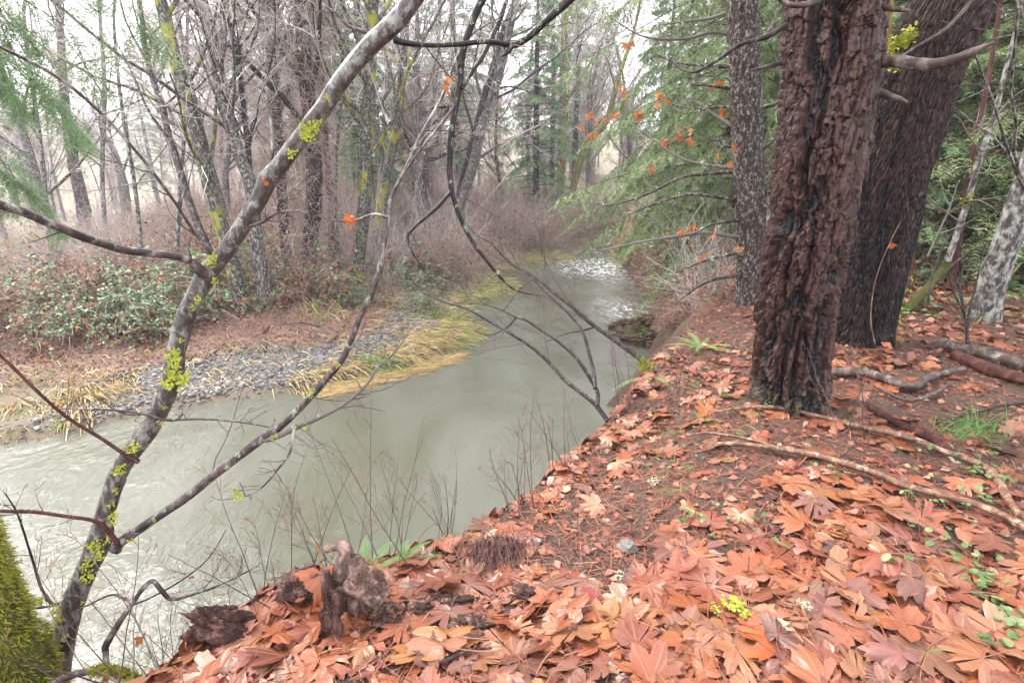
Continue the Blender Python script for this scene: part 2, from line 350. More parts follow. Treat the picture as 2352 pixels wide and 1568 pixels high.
def inside(x, y, poly):
    c = np.zeros(x.shape, bool); n = len(poly)
    for i in range(n):
        (x1, y1), (x2, y2) = poly[i], poly[i-1]
        if y1 == y2: continue
        c ^= ((y1 > y) != (y2 > y)) & (x < (x2-x1)*(y-y1)/(y2-y1)+x1)
    return c
NEARP = np.vstack([NEAR, [(300, -300), (-14, -300)]]); FARP = np.vstack([FARW, [(300, 900), (-900, 900), (-900, 4)]])
def sd_near(x, y): d = seg_dist(x, y, NEAR); return np.where(inside(x, y, NEARP), d, -d)
def sd_far(x, y): d = seg_dist(x, y, FARW); return np.where(inside(x, y, FARP), d, -d)
def height(x, y):
    x = np.asarray(x, float); y = np.asarray(y, float)
    dn, df = sd_near(x, y), sd_far(x, y)
    rough = fbm(x*1.3+9, y*1.3+4, 3)-.5
    top = 1.84+.26*smooth(0, 1.4, dn)+.10*smooth(1, 5, x-y*.3)+.06*np.maximum(0, x-7.5)*smooth(3, 9, y)+.05*np.maximum(0, y-9)*smooth(0, 3, dn)*.6
    top = np.minimum(top, 9+.05*x)+rough*.10+(fbm(x*5, y*5, 8, 3)-.5)*.06
    steep = np.where(y > 8, 1.35, 2.1)
    hn = np.where(dn > 0, top, top+dn*steep+rough*.35*np.clip(-dn, 0, .6))
    hf = np.where(df > 0, .10*smooth(0, .25, df)+.085*np.minimum(df, 5)+.55*smooth(3, 9, df)*(1-.85*smooth(11, 15, -x))+.16*smooth(0, 1., df)*(x > -1.5), df*.35)+rough*.16*smooth(0, 1.5, df)
    lf = smooth(11, 16, -x); hf = np.where(df > 0, hf*(1-.70*lf), hf); y0 = 48+32*lf
    hf = hf+np.where(y > y0, .14*(y-y0)*smooth(0, 27, y-y0), 0)+np.where(x < -78, .12*(-x-78), 0)
    hf = np.minimum(hf, 22+fbm(x*.02, y*.02, 2)*8)
    dc = seg_dist(x, y, CHAN); hf = np.where(dc < 7, np.minimum(hf, -.25+np.maximum(dc-2.2, 0)*.45), hf)
    return np.maximum(np.maximum(hn, hf), -.8)
def drop(x, y, dz=0.):
    x = np.asarray(x, float); y = np.asarray(y, float); return np.stack([x, y, height(x, y)+dz], -1)
def hit_slow(px, py):                    # where the line of sight meets the land
    px = np.atleast_1d(np.asarray(px, float)); py = np.atleast_1d(np.asarray(py, float))
    t = np.full(px.shape, .8); done = np.zeros(px.shape, bool)
    for _ in range(420):
        p = at(px, py, t); h = height(p[:, 0], p[:, 1]); done |= p[:, 2] <= np.maximum(h, 0)
        t = np.where(done, t, t+np.maximum((p[:, 2]-np.maximum(h, 0))*.35, .008))
        if done.all() or t.min() > 200: break
    return at(px, py, t)
def normal(x, y, e=.06):
    return unit(np.stack([height(x-e, y)-height(x+e, y), height(x, y-e)-height(x, y+e), np.full(np.shape(x), 2*e)], -1))

def warp(lo, hi, n, c, k):          # grid lines, close together near c
    a, b = np.arcsinh((lo-c)/k), np.arcsinh((hi-c)/k); return c+k*np.sinh(np.linspace(a, b, n))
gx, gy = warp(-420, 420, 370, .6, .9), warp(-25, 520, 330, 3.0, 1.2)
X, Y = np.meshgrid(gx, gy); Z = height(X, Y)
ny, nx = X.shape; i, j = np.meshgrid(np.arange(ny-1), np.arange(nx-1), indexing='ij')
F = np.stack([i*nx+j, i*nx+j+1, (i+1)*nx+j+1, (i+1)*nx+j], -1).reshape(-1, 4)
def hfast(x, y):
    fx, fy = np.interp(x, gx, np.arange(len(gx))), np.interp(y, gy, np.arange(len(gy))); a, b = np.minimum(fx.astype(int), len(gx)-2), np.minimum(fy.astype(int), len(gy)-2); fx, fy = fx-a, fy-b
    return (Z[b, a]*(1-fx)+Z[b, a+1]*fx)*(1-fy)+(Z[b+1, a]*(1-fx)+Z[b+1, a+1]*fx)*fy
ZG = Z
def hit(px, py):                    # where the line of sight meets the land
    t = np.concatenate([np.arange(.8, 8, .006), np.arange(8, 60, .04), np.arange(60, 200, .3)]); out = []
    for a, b in zip(np.atleast_1d(px), np.atleast_1d(py)):
        q = at(np.full(t.shape, float(a)), np.full(t.shape, float(b)), t); k = np.argmax(q[:, 2] <= np.maximum(hfast(q[:, 0], q[:, 1]), 0)); out.append(q[k if k else -1])
    return np.array(out)
dn, df = sd_near(X, Y), sd_far(X, Y)
nz = fbm(X*.9, Y*.9, 21)
near_w = smooth(-2.6, -2.2, dn)
gravel = smooth(0, .5, df)*(1-smooth(1.7, 2.3, df+(nz-.5)*1.6))*smooth(-8.2, -6.0, X)*(1-smooth(-2.6, -1.2, X))
leafy = (1-near_w)*smooth(1.5, 2.3, df+(nz-.5)*1.6)*(1-smooth(7, 9, df))*smooth(-12, -8, X)
greeny = smooth(.52, .62, nz)*smooth(.1, 1., df)
g = Geo(); g.add(np.stack([X, Y, Z], -1), F, near_w.ravel(), gravel.ravel())
ground = g.build('ground', None, kind='structure')
for nm, ar in (('leafy', leafy), ('greeny', greeny)):
    a_ = ground.data.attributes.new(nm, 'FLOAT', 'POINT'); a_.data.foreach_set('value', ar.ravel().astype(np.float32))
m = Mat('earth', .75, .35); p = m.pos()
n1, n2, n3 = m.noise(p, 60, 6, .7), m.noise(p, 9, 5, .6), m.noise(p, 2.2, 4, .6)
duff = m.mix(m.ramp(n2, [(.35, (0, 0, 0)), (.65, (1, 1, 1))]), m.ramp(n1, [(.3, (.022, .012, .010)), (.55, (.08, .038, .028)), (.75, (.19, .09, .06))]), m.ramp(n1, [(.3, (.03, .021, .016)), (.6, (.085, .06, .042)), (.8, (.16, .12, .08))]))
duff = m.mix(m.ramp(n3, [(.60, (0, 0, 0)), (.72, (.55,)*3)]), duff, m.ramp(n1, [(.3, (.05, .06, .012)), (.7, (.22, .22, .05))]))
far_c = m.mix(m.ramp(n2, [(.35, (0, 0, 0)), (.65, (1, 1, 1))]), m.ramp(n1, [(.3, (.075, .05, .04)), (.7, (.19, .13, .095))]), m.ramp(n1, [(.3, (.08, .07, .04)), (.7, (.20, .165, .10))]))
brown = m.ramp(n1, [(.28, (.07, .037, .03)), (.5, (.155, .085, .063)), (.7, (.25, .15, .115))])
grav = m.ramp(m.voro(p, 22, 'F1', 1), [(0, (.07, .067, .064)), (.5, (.12, .115, .11)), (1, (.19, .18, .17))])
col = m.mix(m.attr('greeny'), far_c, m.ramp(n1, [(.3, (.07, .08, .03)), (.7, (.18, .175, .08))]))
col = m.mix(m.attr('leafy'), col, brown); col = m.mix(m.attr('grd'), col, grav); col = m.mix(m.attr('rnd'), col, duff)
m.color(col); m.bump(n1, .8, .02); ground.data.materials.append(m.m)

# ------------------------------------------------------------------ water
wx, wy = warp(-420, 420, 300, -.5, 4.0), warp(-25, 520, 300, 6.0, 4.0)
X, Y = np.meshgrid(wx, wy); ny, nx = X.shape
flow = (fbm(X*1.1+Y*.25, Y*.55, 41, 4)-.5)*.06+(fbm(X*3.4+Y, Y*2.2-X, 47, 3)-.5)*.018
rap = np.exp(-((X-4.3)/2.2)**2-((Y-24.0)/3.4)**2)+.55*np.exp(-((X-3.4)/.7)**2-((Y-15.0)/1.6)**2)
Zw = flow+rap*(fbm(X*2.2, Y*2.2, 51)-.4)*.22
i, j = np.meshgrid(np.arange(ny-1), np.arange(nx-1), indexing='ij')
F = np.stack([i*nx+j, i*nx+j+1, (i+1)*nx+j+1, (i+1)*nx+j], -1).reshape(-1, 4)
g = Geo(); g.add(np.stack([X, Y, Zw], -1), F, rap.ravel())
m = Mat('river_water', .05, .5); m.b.inputs['IOR'].default_value = 1.33
p = m.pos((1, .55, 1)); w1 = m.noise(p, 1.7, 5, .6, .7); w2 = m.noise(p, 9.5, 4, .65, .5)
silt = m.ramp(m.noise(p, .55, 3, .5, .8), [(.35, (.082, .086, .060)), (.7, (.115, .12, .097))])
foam = m.math('MULTIPLY', m.attr('rnd'), m.ramp(m.noise(m.pos((1.1, .5, 1)), 4.5, 6, .7, 1.2), [(.47, (0, 0, 0)), (.6, (1, 1, 1))]))
m.color(m.mix(foam, silt, (.72, .75, .76))); m.rough(m.ramp(foam, [(0, (.05,)*3), (1, (.7,)*3)]))
calm = m.ramp(m.noise(m.pos((.8, .5, 1)), .45, 3, .5), [(.40, (.25,)*3), (.62, (1, 1, 1))])
m.bump(m.math('MULTIPLY', m.math('ADD', w1, m.math('MULTIPLY', w2, .30)), calm), .5, .15); MT['water'] = m.m
g.build('river', m.m, kind='structure')
# ------------------------------------------------------------------ shared small shapes
def maple_outline(r, teeth=1., jit=.05):
    half = [(0, 1.0), (6, .87), (11, .80), (15, .86), (19, .74), (23, .66), (28, .48), (33, .60), (37, .72), (41, .80), (48, 1.0), (54, .84), (59, .88), (64, .74), (69, .66), (75, .50), (82, .60), (89, .70), (94, .66), (103, .80), (111, .68), (120, .62), (134, .46), (154, .32), (176, .12)]
    a = np.array([h[0] for h in half], float); d = np.array([h[1] for h in half])
    A = np.concatenate([a, -a[::-1][:-1]]); D = np.concatenate([d, d[::-1][:-1]])
    D = D*(1+r.normal(size=len(D))*jit*1.3); A = A+r.normal(size=len(A))*1.5
    return np.radians(A), D
def maple_leaf(r, rings=(.35, .7, 1.), curl=1., stem=True):
    """a five-lobed leaf 2 units long with curled lobes; the grd attribute marks the veins"""
    A, D = maple_outline(r); k = len(A); V = [(0, 0, 0)]; G = [1.]
    lob = np.radians([0, 48, -48, 104, -104])
    near = np.min(np.abs(A[:, None]-lob[None]), 1)
    c1, c2, c3 = r.normal(size=3)*.16*curl; ph = r.random()*6
    for f in rings:
        x, y = np.sin(A)*D*f, np.cos(A)*D*f
        z = c1*x*x+c2*y*y*.6+c3*x*y+.05*curl*np.sin(A*3+ph)*f*f+.012*f*np.cos(A*7.5)*curl-.16*abs(curl)*f**3*D*(.6+.8*np.sin(A*2+ph*2))
        z = z+.035*(1-np.exp(-near*9))*f*1.5
        V += list(zip(x, y, z)); G += list(np.where(near < .05, .9, np.where(near < .12, .25, 0.)))
    F = [(0, 1+i, 1+(i+1) % k) for i in range(k-1)]
    for q in range(len(rings)-1):
        o = 1+q*k
        for i in range(k-1):
            F += [(o+i, o+k+i, o+k+i+1), (o+i, o+k+i+1, o+i+1)]
    V = np.array(V); F = np.array(F)[:, ::-1]; G = np.array(G)
    if stem:
        n = 6; t = np.linspace(0, 1, n); L = .9+.5*r.random(); b = r.normal()*.3
        P = np.stack([b*t*t*L, -t*L, .05+.12*np.sin(t*2.5)*r.random()], -1)[None]
        gg = Geo(); tubes(gg, P, np.full((1, n), .016), 3)
        q4 = gg.f4[0]; V2 = gg.v[0]; T = np.vstack([q4[:, :3], q4[:, [0, 2, 3]]])+len(V)
        V = np.vstack([V, V2]); F = np.vstack([F, T]); G = np.append(G, np.full(len(V2), 1.))
    return V, F, G
def rot_to(nrm, yaw):               # matrices with z along nrm, turned by yaw
    nrm = unit(nrm); ref = np.stack([np.cos(yaw), np.sin(yaw), np.zeros_like(yaw)], -1)
    Xa = unit(ref-nrm*(ref*nrm).sum(-1, keepdims=True)); Ya = np.cross(nrm, Xa)
    return np.stack([Xa, Ya, nrm], -1)
def stamp(g, base, Pos, M, S, rnd):  # many copies of small base shapes in one mesh
    V0, F0, G0 = base; n = len(Pos)
    if n == 0: return
    V = np.einsum('nij,vj->nvi', M, V0)*np.asarray(S)[:, None, None]+Pos[:, None]
    F = (F0[None]+(np.arange(n)*len(V0))[:, None, None]).reshape(-1, F0.shape[1])
    g.add(V, F, np.repeat(rnd, len(V0)), np.tile(G0, n))
def leaflets(g, r, P, size, k=4, flat=.6, droop=0.):  # small folded leaf faces (two triangles each) at points P
    n = len(P); d = unit(r.normal(size=(n, 3))*[1, 1, flat]-np.array([0, 0, droop])); w = unit(np.cross(d, unit(r.normal(size=(n, 3))*.5+[0, 0, 1])))
    s = size*(.6+.8*r.random(n))[:, None]; up = np.cross(w, d)*.15*s
    V = np.stack([P, P+d*s*.5+w*s*.36+up, P+d*s, P+d*s*.5-w*s*.36+up], 1)
    o = np.arange(n)[:, None]*4; F = np.concatenate([o+[0, 1, 2], o+[0, 2, 3]])
    g.add(V, F, np.repeat(r.random(n), 4))
def hang_leaf(parent, p, size, r):
    o = link('leaf', r.choice(HANG), parent, None, p, (-1.45+r.normal()*.3, r.normal()*.35, r.random()*6.28), size); return o
def lump(name, lab, cat, px, py, s, mat, seed, sc=(1, 1, 1), lift=.4, rough=.35, parent=None, part='body', p0=None):
    p0 = hit(px, py)[0] if p0 is None else p0; t = parent or thing(name, lab, cat); n, k = 44, 56
    u, v = np.meshgrid(np.linspace(.02, math.pi-.02, n), np.arange(k)*2*math.pi/k, indexing='ij'); D = np.stack([np.sin(u)*np.cos(v), np.sin(u)*np.sin(v), np.cos(u)], -1)
    f = 1+rough*2*(fbm(D[..., 0]*1.7+seed+D[..., 2], D[..., 1]*1.7+D[..., 2]*1.3, seed)-.5)+rough*.9*(fbm(D[..., 0]*5+seed+D[..., 2]*2, D[..., 1]*5+D[..., 2]*5, seed+4)-.5)+rough*.25*(fbm(D[..., 0]*19+seed, D[..., 1]*19+D[..., 2]*17, seed+7, 2)-.5); V = D*f[..., None]*np.array(sc)*s+p0+[0, 0, lift*s]
    i_, j_ = np.meshgrid(np.arange(n-1), np.arange(k), indexing='ij'); F = np.stack([i_*k+j_, (i_+1)*k+j_, (i_+1)*k+(j_+1) % k, i_*k+(j_+1) % k], -1).reshape(-1, 4); g = Geo(); g.add(V, F); g.build(part, MT[mat], t, False); return t
HANG = []
for q in range(4):
    r_ = np.random.default_rng(60+q); V, F, G = maple_leaf(r_, (.4, .7, 1.), 3.2); HANG.append(Geo().add(V, F, .25*q, G).mesh('hanging_maple_leaf', MT['hang']))

# ------------------------------------------------------------------ big furrowed fir
def fir_relief(TH, L, R):
    u0 = TH/(2*math.pi); w = fbm(u0*8, L*3.2, 5, 4, 8)-.5; w2 = fbm(u0*40, L*20, 6, 3, 40)-.5
    f1 = np.abs(fbm(u0*10+w*.5, L*1.5+w*.8, 31, 4, 10)-.5)
    wide = smooth(.42, .62, fbm(u0*6, L*1.1+2, 35, 3, 6)); fur1 = 1-smooth(.012, .05+.05*wide, f1+.10*w2)          # long charred splits
    e1, e2, c1 = worley(u0*19+w*1.6+w2*.6, L*3.6+w*2.2+w2*.7, 19, 3); g1, g2, c2 = worley(u0*46+w*2.5+w2*.8, L*9.5+w*3+w2*.9, 46, 8)
    ed1 = smooth(.0, .17, e2-e1+.15*w2); ed2 = smooth(.0, .22, g2-g1+.15*w2)
    fine = fbm(u0*120, L*60, 11, 2, 120)-.5; mid = fbm(u0*55, L*30, 12, 3, 55)-.5
    flare = .075*np.exp(-L*3.4)*(1+.5*np.cos(TH*3+.7))
    h = (c1-.5)*.034+ed1*.018+(c2-.5)*.020+ed2*.008+.010*mid+.010*fine-fur1*(.030+.022*wide)
    return h-.012+.025*w+flare, np.clip((1-fur1)*(.12+.62*ed1+.30*ed2)+.4*mid+.3*fine+(c2-.5)*.3, 0, 1)
tree = thing('fir_tree', 'big fir with thick furrowed orange-brown bark and charred furrows on the leaf-covered bank', 'tree', (0, 0, 0))
base = at(1815, 955, 3.76)
path = [base+[0, 0, -.25], at(1815, 900, 3.70), at(1832, 690, 3.46), at(1862, 513, 3.30), at(1884, 367, 3.19), at(1908, 147, 3.08), at(1917, 0, 3.0), at(1917, 0, 3.0)+[-.10, .0, 1.6], at(1917, 0, 3.0)+[-.3, .1, 8], at(1917, 0, 3.0)+[-.5, .2, 16]]
g = Geo(); P, R = sweep(g, path[:8], [.238, .232, .234, .238, .24, .245, .245, .24], 250, 420, fir_relief, cap=False)
# pale lichen dusting near the foot
V = g.v[0]; hgt = V[:, 2]-base[2]; g.r[0] = np.clip(1-hgt/.45, 0, 1)**1.5*.8+.18*smooth(.1, .5, V[:, 0]-base[0]-.02)
g.build('trunk', MT['fir'], tree, False)
g = Geo(); sweep(g, path[7:], [.24, .24, .15], 24, 14); g.build('upper_trunk', MT['fir'], tree)
def limb(pts, rad, mat, parent, name='branch', k=9, n=26, wob=.12, seed=0):
    g = Geo()
    def dsp(TH, L, R): return R*wob*(fbm(TH*1.2+seed, L*14, seed)-.5)*2+R*wob*1.6*(fbm(TH*3.2+seed, L*5, seed+1, 3)-.5)+R*.5*np.maximum(0, fbm(L*7+seed, L*0, seed+3, 2)-.68), 0*TH
    sweep(g, pts, rad, k, n, dsp); return g.build(name, mat, parent)
def A(*pts): return np.array([at(*p) for p in pts])
limb(A((2010, 142, 2.98), (2060, 142, 2.86), (2120, 150, 2.75), (2180, 140, 2.64), (2240, 118, 2.55), (2285, 97, 2.5)), [.034, .032, .028, .024, .018, .006], MT['wood_grey'], tree, 'dead_branch', 12, 50, .25, 1)
limb(A((1992, 208, 3.05), (2025, 215, 2.95), (2060, 226, 2.87), (2086, 236, 2.8)), [.026, .02, .017, .006], MT['wood_grey'], tree, 'dead_branch', 10, 24, .3, 2)
limb(A((1975, -2, 2.95), (2010, 12, 2.88), (2050, 20, 2.8), (2090, 25, 2.72)), [.02, .016, .014, .008], MT['wood_grey'], tree, 'dead_branch', 9, 20, .2, 3)
limb(A((1880, 2, 2.85), (1845, 12, 2.75), (1810, 10, 2.7), (1785, -6, 2.66)), [.018, .016, .013, .008], MT['wood_grey'], tree, 'dead_branch', 9, 20, .2, 4)
limb(A((1806, 58, 3.0), (1760, 85, 3.0), (1700, 103, 3.05), (1660, 130, 3.1), (1600, 165, 3.2), (1560, 156, 3.3), (1535, 130, 3.35)), [.016, .014, .012, .011, .009, .006, .003], MT['bark_dark'], tree, 'dead_branch', 8, 36, .15, 5)
limb(A((1797, 145, 3.05), (1765, 152, 3.05), (1720, 163, 3.1)), [.015, .012, .004], MT['bark_dark'], tree, 'dead_branch', 8, 16, .2, 6)
g = Geo(); r = np.random.default_rng(4); q = 900
th = r.random(q)*2.2-.4; c_ = base+np.stack([np.cos(th)*.36, -np.abs(np.sin(th))*.34, r.random(q)*.13-.02], -1)*[1, 1, 1]; c_ = c_[np.abs(th-.1) < .9]
leaflets(g, r, c_, .016); g.build('moss_tuft', MT['green_moss'], tree, kind='stuff')
r = np.random.default_rng(14); g = Geo()     # out of the frame: an invented high crown, thickened to throw shade on the bank
for q in range(44):
    z0 = 7.5+q*.22; a0 = r.random()*6.28; Lb = 3.8-.05*q
    t = np.linspace(0, 1, 5)[:, None]; P_ = np.array([1.6, 3.5, z0])+t*[math.cos(a0)*Lb, math.sin(a0)*Lb, -.5]
    tubes(g, P_[None], np.linspace(.04, .01, 5)[None], 4)
    leaflets(g, r, P_[r.integers(1, 5, 70)]+r.normal(size=(70, 3))*[.45, .45, .15], .22)
g.build('crown', MT['green_needle'], tree)

# ------------------------------------------------------------------ leaning charred tree behind it
def char_relief(TH, L, R):
    u0 = TH/(2*math.pi); w = fbm(u0*16, L*5, 5)-.5
    e1, e2, cid = worley(u0*74+w*2.5, L*9+w*1.5+.5*hash2(np.floor(u0*74), 0*u0, 2), 74, 4); pl = smooth(.02, .4, e2-e1)
    fine = fbm(u0*200, L*60, 9, 2)-.5
    flare = .16*np.exp(-L*4.2)*(1+.25*np.cos(TH*5+1))+.05*np.exp(-((L-.35)/.25)**2)*0
    strip = smooth(.50, .58, fbm(u0*9+1.3, L*.42+4, 77, 4)+.12*(cid-.5)+.10*smooth(1.0, 2.6, L))*(1-.8*np.exp(-L*1.2))
    return .014*(pl-.5)+.008*(cid-.5)+.006*fine+flare, np.clip(strip*(.35+.65*pl), 0, 1)
tree = thing('charred_tree', 'thick leaning tree with fire-blackened scaly bark behind the furrowed fir', 'tree')
base = at(1974, 807, 5.2)
path = [base+[0, .02, -.3], at(1974, 800, 5.17), at(1980, 763, 5.12), at(1994, 690, 5.0), at(2015, 580, 4.84), at(2030, 513, 4.74), at(2047, 403, 4.58), at(2081, 293, 4.4), at(2122, 147, 4.2), at(2192, 0, 4.02), at(2320, -220, 3.85), at(2500, -520, 3.9)]
g = Geo(); P, R = sweep(g, path, [.25, .25, .25, .255, .265, .27, .275, .28, .285, .285, .28, .26], 210, 320, char_relief, cap=False)
g.build('trunk', MT['char'], tree, False)
g = Geo(); r = np.random.default_rng(8); pc = []
for q in range(150):
    i_ = r.integers(20, 110); a_ = r.normal()*.25+.35; pc.append(P[i_]+np.array([math.cos(a_)*.30, -math.sin(a_)*.30, 0])+r.normal(size=3)*.02)
leaflets(g, r, np.array(pc), .035); g.build('moss_tuft', MT['moss'], tree, kind='stuff')
limb(A((2250, -20, 3.5), (2180, 60, 3.5), (2110, 105, 3.55), (2060, 135, 3.6), (2045, 138, 3.62)), [.012, .012, .010, .008, .004], MT['wood_grey'], tree, 'dead_branch', 7, 22, .15, 7)
limb(A((2010, 790, 4.75), (2000, 730, 4.7), (2012, 640, 4.62), (2050, 545, 4.5), (2100, 455, 4.42)), [.005, .005, .004, .004, .002], MT['stick'], tree, 'vine', 5, 26, .1, 8)
g = Geo(); r = np.random.default_rng(5)
for (x, y) in [(2075, 92), (2058, 100), (2090, 82), (2040, 115), (2060, 150)]:
    c0 = at(x, y, 3.93); leaflets(g, r, c0+r.normal(size=(90, 3))*.025, .03)
g.build('lichen', MT['lichen'], tree, kind='stuff')
hang_leaf(tree, at(2045, 560, 4.55), .05, r)
def shade_crown(tree, c, n, rad, seed, mat='green_needle'):       # unseen crown added above the frame to shade the near bank
    r = np.random.default_rng(seed); g = Geo()
    for q in range(n):
        a0 = r.random()*6.28; Lb = rad*(.6+.5*r.random())*(1-.5*q/n); t = np.linspace(0, 1, 5)[:, None]; P_ = np.array(c)+[0, 0, q*.24]+t*[math.cos(a0)*Lb, math.sin(a0)*Lb, -.4]
        tubes(g, P_[None], np.linspace(.035, .008, 5)[None], 4); leaflets(g, r, P_[r.integers(1, 5, 60)]+r.normal(size=(60, 3))*[.4, .4, .15], .2)
    g.build('crown', MT[mat], tree)
shade_crown(tree, P[-1]+[0, 0, 1.2], 30, 3., 15)

# ------------------------------------------------------------------ slim fir with dead side branches
tree = thing('slim_fir', 'slim lichen-speckled fir with dead side branches between the river and the big fir', 'tree')
def slim_relief(TH, L, R):
    u0 = TH/(2*math.pi); w = fbm(u0*12, L*3, 5)-.5; e1, e2, cid = worley(u0*22+w*2, L*9+w, 22, 4); return .020*smooth(0, .3, e2-e1)+.022*(cid-.5)+.02*(fbm(u0*60, L*30, 3, 2, 60)-.5)+.09*np.exp(-L*3), cid
pth = [at(1716, 790, 7.75), at(1720, 740, 7.6), at(1725, 580, 7.35), at(1716, 300, 6.9), at(1704, 0, 6.45), at(1700, -300, 6.1), at(1700, -900, 5.6)]
g = Geo(); sweep(g, pth, [.20, .185, .18, .175, .165, .15, .11], 60, 190, slim_relief); g.build('trunk', MT['bark_slim'], tree); shade_crown(tree, np.array(pth[-1])+[0, 0, .2], 30, 2.2, 16)
r = np.random.default_rng(21)
dead = [((1690, 22), (1640, 40), (1590, 48), (1500, 60)), ((1700, 150), (1640, 152), (1560, 145), (1500, 122)), ((1690, 205), (1650, 200), (1590, 195)), ((1692, 385), (1640, 382), (1560, 362), (1500, 320), (1440, 280)),
        ((1692, 395), (1620, 400), (1560, 410), (1490, 445), (1410, 470), (1370, 470)), ((1696, 460), (1640, 452), (1580, 447), (1500, 470), (1430, 500)), ((1698, 545), (1620, 535), (1540, 545), (1450, 560), (1380, 575), (1335, 572)),
        ((1700, 505), (1640, 515), (1590, 540)), ((1700, 632), (1650, 640), (1610, 655), (1560, 690)), ((1700, 300), (1650, 270), (1600, 235), (1570, 215)), ((1708, 350), (1660, 330), (1620, 300)),
        ((1745, 480), (1775, 475), (1800, 470)), ((1742, 350), (1770, 330), (1800, 300)), ((1748, 250), (1790, 235), (1830, 200)), ((1745, 420), (1770, 405), (1810, 400)), ((1735, 100), (1765, 70), (1790, 20)),
        ((1755, 655), (1800, 690), (1840, 705)), ((1700, 250), (1660, 245), (1600, 250), (1540, 240)), ((1702, 90), (1640, 75), (1570, 90), (1480, 85), (1400, 40)), ((1705, 580), (1650, 590), (1590, 610), (1520, 640))]
DB = []
for q, d in enumerate(dead):
    n = len(d); z = np.linspace(7.0+.0006*d[0][1], 7.4+r.normal()*.4, n)-.1
    DB.append((np.array(d, float), limb([at(x, y, z[i_]) for i_, (x, y) in enumerate(d)], np.linspace(.030, .006, n), MT['bark_slim'] if q % 3 else MT['lichen_twig'], tree, 'dead_branch', 7, 30, .25, q)))
g = Geo()
for q, d in enumerate(dead):
    n = len(d); z = np.linspace(7.2, 7.4, n); Pm = catmull([at(x, y, z[i_]) for i_, (x, y) in enumerate(d)], 12)[None]
    o = grow(r, Pm, np.full((1, 12), .010), [(9, .35, 55, .0, .12, 5, .25, .5), (4, .45, 50, 0, .15, 4, .2, .6)])
    for (P_, R_) in o: tubes(g, P_, R_, 3, r.random(len(P_)))
g.build('twigs', MT['twig_dark'], tree, kind='stuff')
g = Geo()
for q in range(150):
    d = dead[r.integers(len(dead))]; a_ = r.integers(len(d)-1); f = r.random(); x = d[a_][0]*(1-f)+d[a_+1][0]*f; y = d[a_][1]*(1-f)+d[a_+1][1]*f
    leaflets(g, r, at(x, y, 7.25)+r.normal(size=(9, 3))*[.025, .025, .03], .035, droop=.5)
g.build('lichen', MT['pale_lichen'], tree, kind='stuff')
for (x, y) in [(1560, 300), (1580, 310), (1530, 330), (1448, 95), (1425, 205), (1418, 215), (1462, 262), (1468, 255), (1420, 260), (1350, 300), (1368, 310), (1358, 270), (1382, 275), (1512, 235), (1520, 240), (1528, 230), (1645, 190), (1652, 200), (1640, 355), (1660, 380), (1600, 520), (1580, 545), (1690, 330), (1655, 250), (1660, 262), (1700, 560), (1650, 545), (1610, 600), (1500, 400)]:
    br_ = min(DB, key=lambda e_: np.min(np.hypot(catmull(e_[0], 20)[:, 0]-x, catmull(e_[0], 20)[:, 1]-y)))[1]
    for q in range(r.integers(1, 3)): hang_leaf(br_, at(x+r.normal()*8, y+r.normal()*8, 6.9), .075, r)

# ------------------------------------------------------------------ further stems on the right
tree = thing('pale_tree', 'leaning tree with pale lichen-mottled bark on leafy ground beyond the charred tree', 'tree')
g = Geo(); rr = lambda TH, L, R: (.006*(fbm(TH*3, L*20, 5)-.5)+.09*np.exp(-L*3.5), 0*TH)
sweep(g, A((2250, 775, 5.85), (2256, 740, 5.75), (2268, 690, 5.65), (2284, 635, 5.55), (2310, 562, 5.4), (2340, 470, 5.25), (2380, 350, 5.1), (2440, 150, 4.9), (2520, -150, 4.8)), [.13, .125, .12, .12, .115, .11, .1, .09, .06], 40, 120, rr); g.build('trunk', MT['bark_right'], tree)
g = Geo(); r = np.random.default_rng(31); Pm = catmull(A((2340, 470, 5.2), (2380, 350, 5.0), (2440, 150, 4.8), (2520, -150, 4.7)), 14)[None]
for (P_, R_) in grow(r, Pm, np.full((1, 14), .06), [(9, .7, 60, .05, .1, 8, .05, .35), (7, .4, 50, .05, .1, 5, .2, .5)]): tubes(g, P_, R_, 5, r.random(len(P_)))
g.build('limbs', MT['bark_right'], tree)
tree = thing('birch_sapling', 'thin whitish sapling with a yellow moss collar leaning behind the charred tree', 'tree')
limb(A((2176, 600, 6.3), (2198, 536, 6.2), (2222, 465, 6.1), (2240, 400, 6.0), (2256, 348, 5.95), (2282, 275, 5.9), (2304, 183, 5.8), (2330, 80, 5.7), (2360, -40, 5.6)), [.034, .034, .032, .03, .028, .026, .022, .018, .012], MT['bark_right'], tree, 'trunk', 12, 60, .12, 3)
limb(A((2080, 715, 6.2), (2091, 703, 6.25), (2132, 661, 6.35), (2165, 624, 6.35), (2177, 598, 6.3)), [.045, .05, .052, .048, .035], MT['moss'], tree, 'mossy_foot', 14, 40, .3, 4)
g = Geo(); r = np.random.default_rng(41)
for d in [((2256, 348), (2300, 330), (2352, 290)), ((2256, 348), (2230, 320), (2200, 270), (2150, 255)), ((2240, 400), (2290, 390), (2360, 350)), ((2222, 462), (2280, 455), (2330, 445)), ((2268, 310), (2240, 280), (2225, 260)), ((2282, 275), (2320, 230), (2360, 200)), ((2205, 510), (2150, 470), (2120, 440)), ((2130, 590), (2180, 480), (2200, 420))]:
    Pm = catmull([at(x, y, 5.9) for x, y in d], 10)[None]; R0 = np.linspace(.012, .005, 10)[None]; tubes(g, Pm, R0, 5)
    for (P_, R_) in grow(r, Pm, R0, [(5, .5, 50, .02, .1, 5, .2, .6), (3, .5, 45, .02, .1, 4, .2, .6)]): tubes(g, P_, R_, 3, r.random(len(P_)))
g.build('twigs', MT['lichen_twig'], tree, kind='stuff')
